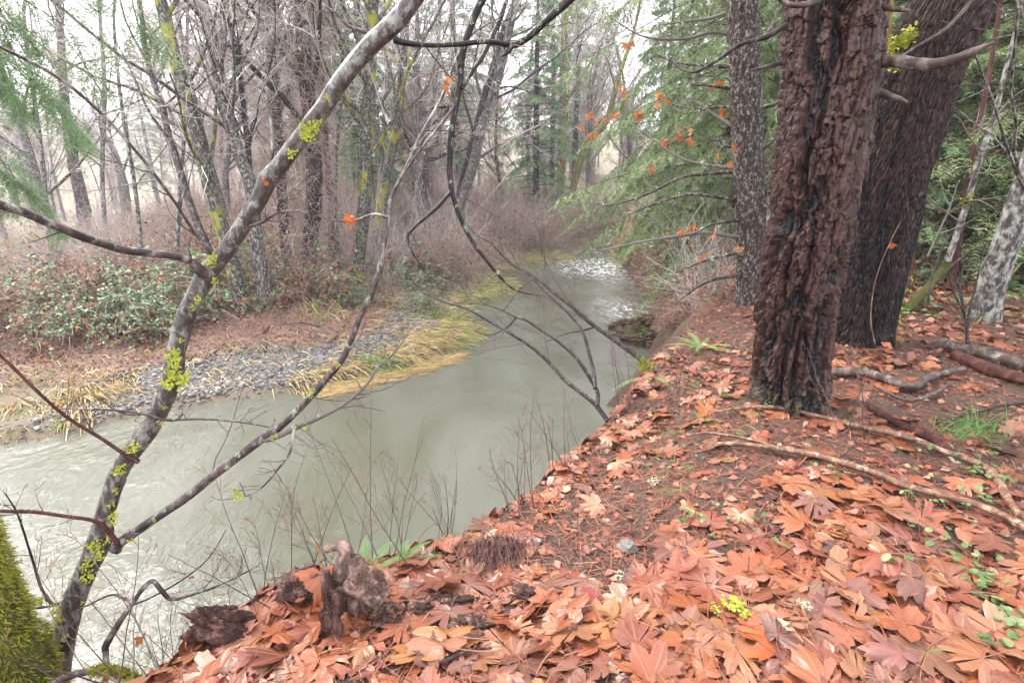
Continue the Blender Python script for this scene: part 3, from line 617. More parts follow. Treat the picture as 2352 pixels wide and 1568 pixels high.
g = Geo(); leaflets(g, r, at(2222, 462, 6.08)+r.normal(size=(260, 3))*.035, .03); g.build('moss_collar', MT['moss'], tree, kind='stuff')
tree = thing('red_sapling', 'straight dark red sapling stem behind the whitish sapling', 'tree')
limb(A((2180, 665, 7.2), (2186, 640, 7.2), (2198, 573, 7.1), (2210, 488, 7.0), (2216, 440, 6.95), (2234, 348, 6.85), (2262, 220, 6.7), (2290, 60, 6.6), (2310, -80, 6.5)), [.05, .047, .043, .04, .038, .036, .032, .026, .02], MT['bark_red'], tree, 'trunk', 12, 50, .15, 5)
tree = thing('curved_stub', 'short curved dark red trunk half hidden behind the charred tree', 'tree')
limb(A((2070, 690, 6.9), (2078, 665, 6.9), (2092, 625, 6.9), (2088, 590, 6.9), (2070, 540, 6.9), (2040, 470, 6.9), (2000, 350, 6.8), (1990, 150, 6.6)), [.09, .07, .062, .06, .06, .055, .05, .04], MT['bark_red'], tree, 'trunk', 14, 40, .12, 6)
tree = thing('yellow_stem', 'thin yellow mossy stem rising between the two big trunks', 'tree')
limb(A((2030, 330, 6.0), (2028, 240, 5.9), (2036, 120, 5.6), (2042, 40, 5.5), (2046, -60, 5.4)), [.05, .045, .035, .03, .03], MT['vine_moss_yellow'], tree, 'trunk', 10, 30, .2, 2)
limb(A((2020, 700, 6.2), (2024, 560, 6.2), (2030, 420, 6.1), (2030, 330, 6.0)), [.06, .055, .052, .05], MT['bark_mossy'], tree, 'lower_trunk', 10, 20, .2, 2)
r = np.random.default_rng(51)
for q, (lab, d) in enumerate([('spindly dark shrub with a forked stem on the leafy ground beside the pale tree', [((2247, 838), (2227, 793), (2216, 727), (2200, 690), (2187, 664), (2178, 620)), ((2220, 800), (2224, 727), (2240, 660), (2262, 560)), ((2216, 727), (2205, 660), (2215, 600))]),
                              ('curling yellow-brown vine at the foot of the pale tree', [((2225, 770), (2250, 735), (2262, 715), (2290, 705), (2310, 650), (2350, 600), (2390, 560)), ((2262, 715), (2300, 700), (2352, 715))]),
                              ('bare brown whip shrub growing in front of the green thicket', [((2130, 700), (2140, 640), (2170, 560), (2200, 520)), ((2275, 560), (2270, 620), (2262, 680), (2256, 740)), ((2150, 650), (2210, 590), (2290, 545), (2352, 500))])]):
    sh = thing('bare_shrub', lab, 'shrub'); g = Geo()
    for s_ in d:
        Pm = catmull([at(x, y, 4.7+.9*(q > 0)) for x, y in s_], 14); rd = np.linspace(.013, .005, len(s_))
        limb([at(x, y, 4.7+.9*(q > 0)) for x, y in s_], rd, MT['bark_mossy'] if q == 1 else MT['bark_dark'], sh, 'stem', 7, 26, .2, q)
        for (P_, R_) in grow(r, Pm[None], np.full((1, 14), .006), [(7, .4, 55, .05, .15, 5, .2, .6), (3, .5, 50, .0, .1, 4, .2, .6)]): tubes(g, P_, R_, 3, r.random(len(P_)))
    g.build('twigs', MT['twig_dark'], sh, kind='stuff')
# ------------------------------------------------------------------ leaning lichen-covered tree over the river
tree = thing('leaning_tree', 'leaning grey-barked tree with yellow-green lichen hanging over the river', 'tree')
TP = [(100, 1640, 2.62, .098), (122, 1568, 2.58, .082), (136, 1509, 2.56, .068), (150, 1456, 2.54, .060), (168, 1386, 2.52, .058), (196, 1316, 2.50, .059), (227, 1246, 2.47, .064), (241, 1183, 2.45, .050), (259, 1124, 2.43, .047), (277, 1078, 2.41, .048), (305, 1035, 2.40, .050), (336, 995, 2.39, .050), (367, 942, 2.37, .047),
      (388, 895, 2.35, .048), (398, 862, 2.34, .054), (402, 830, 2.33, .050), (406, 802, 2.32, .047), (425, 732, 2.30, .048), (455, 666, 2.27, .047), (480, 622, 2.26, .052), (500, 600, 2.25, .046), (532, 557, 2.23, .043), (588, 470, 2.19, .042), (616, 413, 2.16, .046), (640, 385, 2.15, .042), (686, 322, 2.11, .041), (745, 245, 2.07, .041), (783, 186, 2.04, .041),
      (853, 102, 2.0, .043), (902, 58, 1.97, .044), (947, 0, 1.95, .043), (1010, -90, 1.92, .041), (1090, -230, 1.9, .038), (1180, -420, 1.9, .032)]
def lean_relief(TH, L, R): return .0035*(fbm(TH*2.2, L*16, 3)-.5)*2+.0022*(fbm(TH*7, L*45, 5)-.5)+.008*np.maximum(0, fbm(TH*1.1+2, L*5, 9, 2)-.66), 0*TH
g = Geo(); LP, LR = sweep(g, [at(x, y, t) for x, y, t, _ in TP], [r_*.80 for *_, r_ in TP], 40, 300, lean_relief); LTR = g.build('trunk', MT['bark_lean'], tree)
LB = []
def lb(pts, rad, mat='bark_branch', k=10, n=40, wob=.14, tw=None, name='branch'):
    Pq = [at(*p) for p in pts]; limb(Pq, rad, MT[mat], tree, name, k, n, wob, len(LB)); LB.append((catmull(Pq, 20), np.interp(np.linspace(0, 1, 20), np.linspace(0, 1, len(rad)), rad), tw))
lb([(262, 1262, 2.46), (276, 1246, 2.46), (336, 1204, 2.44), (420, 1148, 2.42), (490, 1092, 2.40), (546, 1050, 2.38), (595, 1012, 2.37), (647, 977, 2.35), (700, 925, 2.33), (752, 868, 2.31), (784, 828, 2.3), (800, 795, 2.3), (835, 708, 2.28), (853, 676, 2.27), (873, 610, 2.26), (888, 533, 2.25), (897, 465, 2.24)], [.030, .022, .021, .020, .019, .019, .022, .017, .015, .015, .014, .013, .012, .013, .010, .008, .006], 'bark_branch', 12, 90)
lb([(893, 470, 2.24), (905, 440, 2.24), (943, 364, 2.26), (965, 315, 2.28), (1000, 252, 2.3), (1020, 213, 2.32), (1055, 119, 2.36), (1090, 75, 2.4), (1140, 45, 2.45), (1170, 20, 2.5)], [.0075, .008, .0085, .008, .007, .006, .005, .004, .003, .002], 'bark_branch')
lb([(900, 445, 2.24), (945, 372, 2.2), (985, 320, 2.2), (1035, 255, 2.2), (1042, 230, 2.2)], [.004, .005, .005, .004, .002], 'bark_branch', 7)
lb([(612, 1010, 2.36), (645, 998, 2.34), (690, 975, 2.32), (735, 957, 2.3), (790, 928, 2.28), (840, 885, 2.26), (870, 840, 2.25), (905, 812, 2.24), (950, 745, 2.22)], [.014, .014, .014, .011, .008, .006, .005, .004, .002], 'lichen_twig')
lb([(676, 985, 2.3), (665, 1040, 2.28), (640, 1075, 2.26), (600, 1120, 2.25), (560, 1140, 2.25), (500, 1148, 2.26)], [.006, .0055, .005, .004, .003, .002], 'bark_branch', 7)
lb([(478, 628, 2.24), (465, 625, 2.2), (440, 602, 2.14), (410, 590, 2.08), (340, 581, 1.98), (280, 573, 1.9), (200, 548, 1.78), (130, 520, 1.68), (60, 490, 1.6), (0, 470, 1.53), (-80, 430, 1.46), (-220, 330, 1.4)], [.03, .026, .017, .0145, .014, .0145, .0145, .0145, .014, .014, .012, .008], 'bark_branch', 14, 60, .08)
lb([(272, 1250, 2.44), (245, 1215, 2.38), (215, 1195, 2.34), (150, 1185, 2.28), (80, 1175, 2.22), (0, 1173, 2.15), (-120, 1160, 2.05)], [.012, .010, .009, .008, .008, .0075, .005], 'bark_red', 10, 40, .1)
lb([(486, 590, 2.24), (480, 578, 2.2), (441, 526, 2.15), (402, 465, 2.08), (343, 385, 2.0), (290, 322, 1.93), (224, 252, 1.85), (133, 178, 1.75), (0, 108, 1.62), (-120, 60, 1.5)], [.007, .006, .006, .006, .006, .006, .006, .006, .0055, .004], 'bark_branch', 8)
lb([(318, 1060, 2.38), (290, 1046, 2.34), (238, 1010, 2.3), (150, 955, 2.2), (87, 900, 2.12), (0, 815, 2.0), (-90, 740, 1.9)], [.011, .009, .008, .007, .0065, .006, .004], 'bark_red', 8)
lb([(575, 520, 2.18), (607, 508, 2.14), (637, 490, 2.12), (690, 485, 2.1)], [.008, .006, .005, .002], 'bark_branch', 8, 20)
lb([(637, 490, 2.12), (645, 462, 2.1), (690, 420, 2.08), (735, 375, 2.05)], [.004, .0035, .003, .001], 'bark_branch', 6, 16)
lb([(625, 395, 2.15), (624, 300, 2.14), (615, 240, 2.13), (600, 180, 2.12)], [.006, .006, .005, .003], 'bark_right', 8, 20)
lb([(905, 92, 1.97), (935, 100, 1.99), (993, 105, 2.05), (1059, 101, 2.1), (1119, 96, 2.16), (1178, 104, 2.22), (1200, 95, 2.23), (1224, 77, 2.22), (1266, 38, 2.2), (1307, 0, 2.18), (1400, -90, 2.12)], [.014, .010, .009, .0095, .0095, .012, .015, .014, .016, .018, .02], 'bark_black', 12, 60, .2)
lb([(1178, 104, 2.2), (1165, 122, 2.2), (1152, 130, 2.2)], [.012, .008, .003], 'bark_black', 8, 12)
lb([(1180, -160, 2.25), (1130, -40, 2.28), (1108, 0, 2.3), (1087, 45, 2.32), (1063, 115, 2.35), (1056, 189, 2.38), (1042, 273, 2.41), (1033, 350, 2.44), (1036, 430, 2.48), (1056, 497, 2.52), (1084, 554, 2.56), (1119, 600, 2.6), (1147, 634, 2.64), (1175, 661, 2.68), (1206, 673, 2.7), (1245, 680, 2.7)], [.022, .02, .018, .017, .016, .0155, .015, .015, .013, .011, .010, .008, .007, .005, .004, .002], 'bark_black', 12, 90, .16)
lb([(1036, 440, 2.48), (1000, 480, 2.46), (951, 522, 2.44), (937, 546, 2.44), (951, 585, 2.45), (982, 631, 2.46), (1010, 655, 2.46)], [.010, .009, .007, .005, .004, .003, .0015], 'bark_black', 8, 40)
lb([(1062, 205, 2.37), (1085, 165, 2.4), (1110, 128, 2.43), (1135, 75, 2.48), (1150, 40, 2.5), (1165, -10, 2.55), (1185, -80, 2.6)], [.008, .010, .011, .012, .012, .013, .013], 'bark_black', 9, 40)
lb([(1050, 238, 2.4), (1020, 246, 2.4), (990, 250, 2.4), (975, 262, 2.4)], [.006, .006, .005, .002], 'bark_black', 7, 16)
lb([(870, 95, 2.0), (840, 75, 2.0), (800, 60, 2.0), (770, 30, 2.0), (740, 10, 2.0)], [.012, .009, .007, .005, .003], 'bark_branch', 8, 20)
lb([(890, 500, 2.24), (860, 492, 2.25), (820, 505, 2.26), (790, 508, 2.26), (750, 505, 2.26)], [.007, .006, .005, .004, .002], 'bark_branch', 7, 24)
lb([(420, 950, 2.36), (395, 965, 2.34), (300, 945, 2.3), (200, 938, 2.26), (100, 935, 2.22), (30, 905, 2.2)], [.006, .006, .005, .004, .003, .0015], 'bark_branch', 7, 30)
lb([(392, 965, 2.35), (470, 962, 2.33), (560, 970, 2.33), (640, 985, 2.33)], [.005, .005, .004, .003], 'bark_branch', 7, 20)
lb([(120, 1390, 2.55), (95, 1350, 2.5), (70, 1270, 2.4), (40, 1180, 2.35), (10, 1130, 2.3)], [.008, .006, .005, .004, .002], 'bark_dark', 7, 24)
lb([(150, 1380, 2.52), (110, 1392, 2.45), (60, 1400, 2.4), (20, 1425, 2.3), (-30, 1460, 2.25)], [.006, .006, .006, .007, .007], 'bark_branch', 7, 24)
r = np.random.default_rng(77); g = Geo(); gb = Geo()
for (Pm, Rm, tw) in LB:
    for (P_, R_) in grow(r, Pm[None], np.minimum(Rm, .006)[None], [(8, .24, 52, .04, .13, 7, .15, .55), (3, .55, 48, .02, .15, 5, .25, .6)]): tubes(g, P_, np.maximum(R_, .0009), 4, r.random(len(P_)))
g.build('twigs', MT['twig_dark'], tree, kind='stuff')
# lobed yellow-green lichen rosettes, each a cluster of its own
def rosette(parent, c, s, r, mat='lichen', nrm=(0, -1, .2), kind=None):
    g = Geo(); nrm = unit(np.array(nrm, float)); M = rot_to(nrm[None], np.array([r.random()*6]))[0]; n = 16+int(s*600)
    for q in range(n):
        a0 = r.random()*6.28; d = s*r.random()**.7; p0 = np.array([math.cos(a0)*d, math.sin(a0)*d*1.4, .004+r.random()*.006]); m_ = s*(.13+.16*r.random()); k = 9
        an = np.arange(k)*2*math.pi/k; rad = m_*(.55+.45*np.abs(np.sin(an*2.5+r.random()*6))); V = np.stack([np.cos(an)*rad, np.sin(an)*rad, r.random(k)*m_*.7], -1)
        V = np.vstack([[0, 0, 0], V])+p0; F = np.array([(0, 1+i_, 1+(i_+1) % k) for i_ in range(k)]); g.add(V@M.T+c, F, r.random())
    return g.build('lichen_patch', MT[mat], parent, False)
r = np.random.default_rng(78); camv = lambda p: unit(CAM-p)
for (x, y, s) in [(400, 870, .035), (385, 878, .028), (420, 880, .03), (405, 850, .02), (395, 825, .03), (402, 815, .025), (385, 858, .02), (425, 865, .022), (710, 300, .032), (700, 308, .025), (720, 292, .02), (672, 350, .02), (735, 280, .012), (752, 226, .012), (484, 600, .022), (492, 590, .014), (493, 645, .014), (455, 690, .018), (440, 705, .012), (415, 782, .012),
                  (370, 970, .014), (378, 935, .01), (310, 1025, .022), (295, 1030, .018), (270, 1078, .024), (283, 1072, .016), (262, 1185, .02), (258, 1200, .016), (255, 1160, .014), (250, 1235, .018), (222, 1250, .022), (228, 1270, .026), (210, 1255, .02), (205, 1290, .022), (205, 1320, .024), (196, 1330, .018), (198, 1300, .02), (265, 1128, .012), (130, 1405, .024), (135, 1420, .02), (128, 1390, .016), (150, 1465, .014), (132, 1485, .014), (190, 1385, .01), (300, 1240, .012), (355, 1195, .008)]:
    d = np.linalg.norm(LP-at(x, y, 2.3), axis=1)
    tt = np.interp(y, [p[1] for p in TP][::-1], [p[2] for p in TP][::-1]); p_ = at(x, y, tt-.055); rosette(LTR, p_, s, r, 'lichen', camv(p_))
for (x, y, t, s) in [(630, 1003, 2.32, .014), (675, 985, 2.3, .012), (700, 980, 2.3, .012), (775, 838, 2.28, .012), (700, 985, 2.3, .01), (545, 1128, 2.24, .02), (548, 1140, 2.24, .016), (712, 905, 2.3, .018), (70, 1385, 2.42, .03), (60, 1395, 2.42, .02), (85, 1378, 2.42, .02), (1460, 0, 2.2, .01)]:
    p_ = at(x, y, t); rosette(tree, p_, s, r, 'lichen', camv(p_))
for q in range(46):                  # small grey crusts on the black branches and the main limb
    (Pm, Rm, tw) = LB[[12, 14, 14, 17, 0, 0, 1, 3][r.integers(8)]]; i_ = r.integers(2, 18); p_ = Pm[i_]+camv(Pm[i_])*Rm[i_]*.8+[0, 0, Rm[i_]*.5]
    rosette(tree, p_, .007+.006*r.random(), r, 'pale_lichen', camv(p_)+[0, 0, .4])
for (x, y, z) in [(690, 1600, 0)]: pass
hl = [(1027, 200, 2.3, .05), (1030, 180, 2.31, .035), (803, 500, 2.24, .04), (801, 515, 2.24, .03), (440, 1325, 2.45, .02), (607, 412, 2.1, .018), (612, 420, 2.1, .014)]
for (x, y, t, s) in hl: hang_leaf(tree, at(x, y, t), s, r)
# shaggy moss on the foot
def fur(g, r, P, N, ln, w):
    n = len(P); d = unit(N+r.normal(size=P.shape)*.55); s = ln*(.5+r.random(n))[:, None]; a = unit(np.cross(d, r.normal(size=P.shape)))*w
    V = np.stack([P-a, P+a, P+d*s*.6+a*.8-[0, 0, .2*ln], P+d*s-[0, 0, .35*ln]], 1); o = np.arange(n)[:, None]*4
    g.add(V, np.concatenate([o+[0, 1, 2], o+[0, 2, 3]]), np.repeat(np.clip(r.random(n)*.5+.5*vnoise(P[:, 0]*30, P[:, 2]*30), 0, 1), 4))
g = Geo(); n = 5200; ii = r.integers(0, 48, n); an = r.random(n)*6.28
keep = (np.cos(an-2.6) > .1) | (ii < 14); keep &= r.random(n) < (1.05-ii/46)
Tn = unit(np.gradient(LP, axis=0)); a1 = unit(np.cross(Tn, [0, 1., 0])); a2 = np.cross(Tn, a1)
Nn = np.cos(an)[:, None]*(-a1[ii])+np.sin(an)[:, None]*a2[ii]; Pf = LP[ii]+Nn*LR[ii][:, None]+r.normal(size=(n, 3))*.004
left = (Nn[:, 0] < -.25) | (ii < 10); keep &= left
fur(g, r, Pf[keep], Nn[keep], .022, .0022); g.build('moss', MT['moss'], LTR, kind='stuff')

# ------------------------------------------------------------------ mossy trunk in the corner
mossy = thing('mossy_tree', 'trunk thickly furred with yellow-green moss in the lower corner beside the leaning tree', 'tree')
mp = A((40, 1720, 2.35), (28, 1568, 2.3), (5, 1480, 2.28), (-25, 1390, 2.25), (-55, 1290, 2.22), (-110, 1120, 2.2), (-220, 850, 2.15), (-420, 380, 2.1)); mr = [.17, .145, .12, .10, .09, .085, .08, .06]
g = Geo(); P, R = sweep(g, mp, mr, 40, 90, lambda TH, L, R: (.07*(fbm(TH*2, L*9, 3)-.5), 0*TH)); g.build('trunk', MT['moss'], mossy)
g = Geo(); n = 26000; ii = r.integers(0, 80, n); an = r.random(n)*6.28; Tn = unit(np.gradient(P, axis=0)); a1 = unit(np.cross(Tn, [0, 1., 0])); a2 = np.cross(Tn, a1)
Nn = np.cos(an)[:, None]*a1[ii]+np.sin(an)[:, None]*a2[ii]; Pf = P[ii]+Nn*R[ii][:, None]*(1+.45*(fbm(an*2, ii*.16, 8)[:, None]-.45))+r.normal(size=(n, 3))*.008
keep = (camv(Pf)*Nn).sum(1) > -.3
fur(g, r, Pf[keep], Nn[keep], .026, .0024); g.build('moss', MT['moss'], mossy, kind='stuff')

# ------------------------------------------------------------------ shrubs leaning out over the water
sh = thing('arching_shrub', 'dark bare shrub arching out over the river from the bank edge', 'shrub')
z5 = lambda x, y: (705.6+x*.35, 470+y*.35)
S = [[(1970, 1420), (1890, 1310), (1780, 1220), (1690, 1150), (1600, 1050), (1480, 940), (1340, 850), (1200, 770), (1060, 690), (900, 640), (790, 590), (700, 540), (620, 490)],
     [(1905, 1320), (1897, 1210), (1770, 1010), (1650, 900), (1560, 840), (1440, 760), (1370, 738), (1270, 690), (1180, 660), (1080, 650), (960, 640)],
     [(1890, 1205), (1880, 1100), (1850, 980), (1800, 820), (1720, 720), (1640, 640), (1560, 570), (1480, 490), (1400, 420), (1330, 300)],
     [(1370, 740), (1330, 790), (1290, 820), (1220, 850), (1150, 850), (1100, 825)], [(1780, 1020), (1740, 960), (1725, 890)], [(1880, 805), (1790, 830), (1690, 850), (1560, 905)], [(1290, 690), (1330, 640), (1390, 560), (1500, 480)]]
g = Geo()
for q, s_ in enumerate(S):
    n = len(s_); t0 = 4.1 if q == 0 else 4.05; tt = t0+np.linspace(0, 1, n)*(.9 if q < 3 else .5)+(0 if q < 3 else .4)
    rad = np.linspace(.021 if q == 0 else (.017 if q < 3 else .008), .003, n); Pq = [at(*z5(x, y), tt[i_]) for i_, (x, y) in enumerate(s_)]
    limb(Pq, rad, MT['bark_dark'], sh, 'stem', 9, 60, .16, q)
    Pm = catmull(Pq, 22)[None]; Rm = np.linspace(.008, .003, 22)[None]
    for (P_, R_) in grow(r, Pm, Rm, [(10 if q < 3 else 4, .38, 40, .06, .09, 8, .3, .6), (4, .5, 42, .05, .1, 6, .25, .65)]): tubes(g, P_, np.maximum(R_, .0018), 4, r.random(len(P_)))
g.build('twigs', MT['twig_dark'], sh, kind='stuff')
sh = thing('mossy_based_shrub', 'long dark bare stem with a mossy foot leaning out over the river', 'shrub')
s_ = [(2280, 1110), (2240, 1070), (2170, 1000), (2050, 910), (1880, 790), (1740, 670), (1620, 580), (1540, 510), (1430, 440), (1330, 380), (1200, 250), (1090, 180), (1000, 60)]
n = len(s_); tt = np.linspace(5.05, 6.6, n); Pq = [at(*z5(x, y), tt[i_]) for i_, (x, y) in enumerate(s_)]
limb(Pq, np.linspace(.032, .008, n), MT['bark_dark'], sh, 'stem', 10, 70, .14, 3)
g = Geo(); Pm = catmull(Pq, 24)[None]
for (P_, R_) in grow(r, Pm, np.linspace(.014, .005, 24)[None], [(16, .34, 45, .05, .10, 8, .25, .55), (4, .5, 45, .03, .12, 5, .25, .6)]): tubes(g, P_, np.maximum(R_, .002), 4, r.random(len(P_)))
g.build('twigs', MT['twig_dark'], sh, kind='stuff')
g = Geo(); n = 900; c0 = catmull(Pq, 60)[3+r.integers(0, 6, n)]; fur(g, r, c0+unit(r.normal(size=(n, 3)))*.035, unit(r.normal(size=(n, 3))), .05, .004); g.build('moss', MT['moss'], sh, kind='stuff')
# thin whips standing along the edge of the bank
def whip(px, py, top, lab, seed, n=7, spread=.16, hgt=.7, mat='twig_red', tw=1., rad=.0035):
    r = np.random.default_rng(seed); p0 = hit(px, py)[0]; sh = thing('twig_shrub', lab, 'shrub', (0, 0, 0), 'bare twig shrubs along the bank edge')
    g = Geo(); k = 8; b = p0+r.normal(size=(n, 3))*[.06, .06, 0]-[0, 0, .06]; d = unit(np.array([0, 0, 1.])+r.normal(size=(n, 3))*spread+[-.1, .12, 0]); Q = [b]
    h = hgt*(.45+.75*r.random(n))
    for q in range(k-1): d = unit(d+r.normal(size=d.shape)*.06); Q.append(Q[-1]+d*(h/(k-1))[:, None])
    Pm = np.stack(Q, 1); Rm = rad*(.7+.6*r.random(n))[:, None]*np.linspace(1, .3, k)[None]; tubes(g, Pm, Rm, 5, r.random(n)); g.build('stems', MT['twig_dark'], sh)
    g = Geo()
    for (P_, R_) in grow(r, Pm, Rm, [(int(5*tw), .3, 38, .04, .08, 5, .3, .55), (3, .5, 40, .03, .1, 4, .2, .65)]): tubes(g, P_, np.maximum(R_, .0008), 3, r.random(len(P_)))
    g.build('twigs', MT[mat], sh, kind='stuff')
for q, (px, py, lab, n, sp_, h, rd) in enumerate([(1030, 1235, 'tall dark twig shrub on the bank edge above the jagged leaf pile', 9, .22, .95, .0045), (905, 1300, 'thin red twig shrub growing beside the upright fern', 8, .2, .9, .003), (1190, 1165, 'fine reddish twig shrub on the bank edge below the arching shrub', 9, .25, .7, .003), (760, 1330, 'thin upright twigs behind the hooked driftwood root', 8, .3, .75, .0025), (620, 1395, 'wispy twig shrub behind the leaf heap by the rotten stump', 10, .3, .6, .0025), (500, 1450, 'wispy twig shrub beside the dark rotten stump', 9, .35, .75, .0025), (370, 1530, 'wiry twig shrub at the lower end of the bank', 12, .4, .7, .003),
                                                  (1290, 1080, 'small twig shrub on the bank edge above the orange leaf fringe', 7, .25, .55, .003), (1440, 935, 'twiggy shrub at the foot of the long mossy-footed stem', 8, .3, .7, .003), (1560, 905, 'short bare twigs poking out of the mossy slope', 6, .3, .55, .003), (1960, 1010, 'thin dry stalks on the needle-covered ground by the big fir', 4, .2, .62, .0035), (300, 1600, 'tangle of thin twigs at the foot of the leaning tree', 12, .5, .7, .003)]):
    whip(px, py, 0, lab, 200+q, n, sp_, h, 'twig_maroon', 1.2, rd)
st = thing('bent_sapling', 'grey bent sapling with a crooked elbow beside the leaning tree', 'sapling')
limb(A((205, 1640, 2.3), (242, 1560, 2.35), (243, 1500, 2.38), (246, 1475, 2.38), (300, 1390, 2.4), (345, 1335, 2.42), (372, 1357, 2.44), (395, 1375, 2.46), (450, 1362, 2.5), (510, 1340, 2.54), (580, 1305, 2.58)), [.012, .012, .012, .014, .011, .010, .010, .008, .006, .004, .002], MT['bark_branch'], st, 'stem', 10, 70, .12, 5)
limb(A((305, 1385, 2.4), (280, 1372, 2.4), (255, 1365, 2.4), (210, 1385, 2.4), (175, 1402, 2.38)), [.007, .006, .005, .005, .003], MT['bark_branch'], st, 'branch', 7, 24, .1, 6)
limb(A((300, 1390, 2.4), (350, 1370, 2.45), (420, 1330, 2.5), (480, 1280, 2.5), (520, 1215, 2.5)), [.005, .004, .004, .003, .0015], MT['bark_dark'], st, 'branch', 7, 24, .1, 7)
g = Geo(); Pm = catmull(A((345, 1335, 2.42), (395, 1375, 2.46), (510, 1340, 2.54), (580, 1305, 2.58)), 14)[None]
for (P_, R_) in grow(r, Pm, np.full((1, 14), .005), [(12, .4, 45, .05, .1, 7, .05, .5), (4, .5, 40, .04, .1, 5, .25, .6)]): tubes(g, P_, np.maximum(R_, .001), 4, r.random(len(P_)))
g.build('twigs', MT['twig_dark'], st, kind='stuff'); hang_leaf(st, at(324, 1463, 2.42), .035, r)
st = thing('mossy_fallen_limb', 'fallen limb with moss tufts lying at the foot of the leaning tree', 'branch')
limb(A((95, 1590, 2.2), (140, 1558, 2.2), (220, 1540, 2.22), (300, 1552, 2.24), (360, 1580, 2.25)), [.016, .015, .014, .014, .016], MT['wood_grey'], st, 'limb', 10, 40, .15, 2)
g = Geo(); n = 2600; c0 = catmull(A((215, 1538, 2.2), (250, 1538, 2.2), (290, 1545, 2.22), (330, 1570, 2.2)), 40)[r.integers(0, 40, n)]; fur(g, r, c0+unit(r.normal(size=(n, 3)))*.014, unit(r.normal(size=(n, 3))+[0, 0, .6]), .025, .002); g.build('moss', MT['moss'], st, kind='stuff')
# ------------------------------------------------------------------ bare trees on the far bank, each traced
def tpath(px):                      # an upright stem: keeps its distance while it rises
    y0 = hit(*px[0])[0][1]; return [at(x, y, y0/(cp+(784-y)/FPX*sp)) for x, y in px], y0/(cp+(784-px[0][1])/FPX*sp)
def bare_tree(lab, px, w, mat, seed, twig='twig_grey', nb=14, ext=6., lich=0, vine=0, name='bare_tree', group='bare trees on the far bank', lo=.35, br=.34):
    r = np.random.default_rng(seed); P0, t0 = tpath(px); P0 = np.array(P0); w = np.array(w, float)*t0/FPX*.5
    d = unit(P0[-1]-P0[-2]); P0 = np.vstack([P0, P0[-1]+d*ext*.5+r.normal(size=3)*.2, P0[-1]+d*ext+[0, 0, .5]]); w = np.append(w, [w[-1]*.7, w[-1]*.25]); P0[0, 2] -= .15
    tr = thing(name, lab, 'tree', (0, 0, 0), group); g = Geo()
    P, R = sweep(g, P0, w, 14, 50, lambda TH, L, R: (R*.18*(fbm(TH*1.5, L*4, seed)-.5)+R[0, 0]*.5*np.exp(-L*3), 0*TH)); g.build('trunk', MT[mat], tr)
    lim, tw = Geo(), Geo(); lv = grow(r, P[None], R[None], [(nb, br, 48, .06, .13, 9, lo, .42), (7, .5, 48, .03, .16, 6, .15, .5), (5, .5, 46, .0, .18, 4, .15, .55), (2, .65, 45, -.02, .18, 3, .15, .65)])
    tubes(lim, *lv[0], 5, r.random(len(lv[0][0]))); mn = .0022*t0/10
    for (P_, R_) in lv[1:]: tubes(tw, P_, np.maximum(R_, mn), 3, r.random(len(P_)))
    lim.build('limbs', MT[mat], tr, kind='stuff'); tw.build('twigs', MT[twig], tr, kind='stuff')
    if lich:
        g = Geo(); Q = lv[1][0].reshape(-1, 3); leaflets(g, r, Q[r.integers(0, len(Q), lich)]+r.normal(size=(lich, 3))*[.04, .04, .06], .07*t0/14, droop=1.2); g.build('lichen', MT['pale_lichen'], tr, kind='stuff')
    if vine:
        g = Geo(); n = vine; s = r.random(n); i_ = (s*40).astype(int); an = r.random(n)*6.28; rad = R[i_]+.05+.45*r.random(n)**1.6*(1-.5*s)
        st_ = P[i_]+np.stack([np.cos(an)*rad, np.sin(an)*rad, r.random(n)], -1); Q = [st_]; cur = np.tile([0, 0, -1.], (n, 1))
        for q in range(6): cur = unit(cur+r.normal(size=(n, 3))*.95-[0, 0, .18]-.12*np.stack([np.cos(an), np.sin(an), 0*an], -1)); Q.append(Q[-1]+cur*(.12+.16*r.random((n, 1))))
        tubes(g, np.stack(Q, 1), np.full((n, 7), .006), 3, r.random(n)); leaflets(g, r, np.stack(Q, 1)[:, 3][:n//3], .09, droop=.6); g.build('vines', MT['twig_red'], tr, kind='stuff')
    return tr
bare_tree('pale lichen-spotted alder with a mossy foot nearest the open leaf floor', [(557, 708), (536, 617), (511, 526), (490, 469), (455, 315), (427, 227), (385, 70), (371, 10)], [34, 30, 28, 27, 26, 25, 24, 22], 'bark_alder_moss', 301, lich=500)
bare_tree('pale lichen-spotted alder just behind the mossy-footed one', [(612, 700), (602, 638), (588, 540), (574, 420), (546, 350), (518, 240), (490, 105), (465, 0)], [34, 30, 28, 26, 25, 24, 22, 20], 'bark_alder', 302, lich=500)
bare_tree('brown forked young tree splitting into a wide V above the bramble bank', [(508, 688), (480, 580), (455, 518), (437, 472), (406, 367), (388, 315), (371, 238), (346, 168), (329, 87), (322, 17)], [20, 17, 16, 16, 15, 14, 12, 11, 10, 9], 'bark_branch', 303)
bare_tree('thin dark stem standing between the pale alders and the vine-wrapped trunk', [(600, 690), (585, 500), (574, 385), (567, 315), (546, 140), (518, 17)], [13, 12, 11, 11, 10, 9], 'bark_dark', 304, lich=200, nb=12)
bare_tree('dark grey speckled tree with clinging brambles at the middle of the far bank', [(816, 668), (822, 600), (835, 490), (840, 350), (846, 245), (850, 160), (858, 0)], [34, 30, 28, 27, 26, 24, 22], 'bark_alder_moss', 305, lich=500)
bare_tree('pale slanting tree with yellow moss at its foot behind the grey speckled tree', [(866, 610), (872, 500), (880, 440), (895, 367), (912, 280), (923, 175), (930, 60)], [24, 22, 21, 20, 19, 18, 16], 'bark_alder_moss', 306, lich=500)
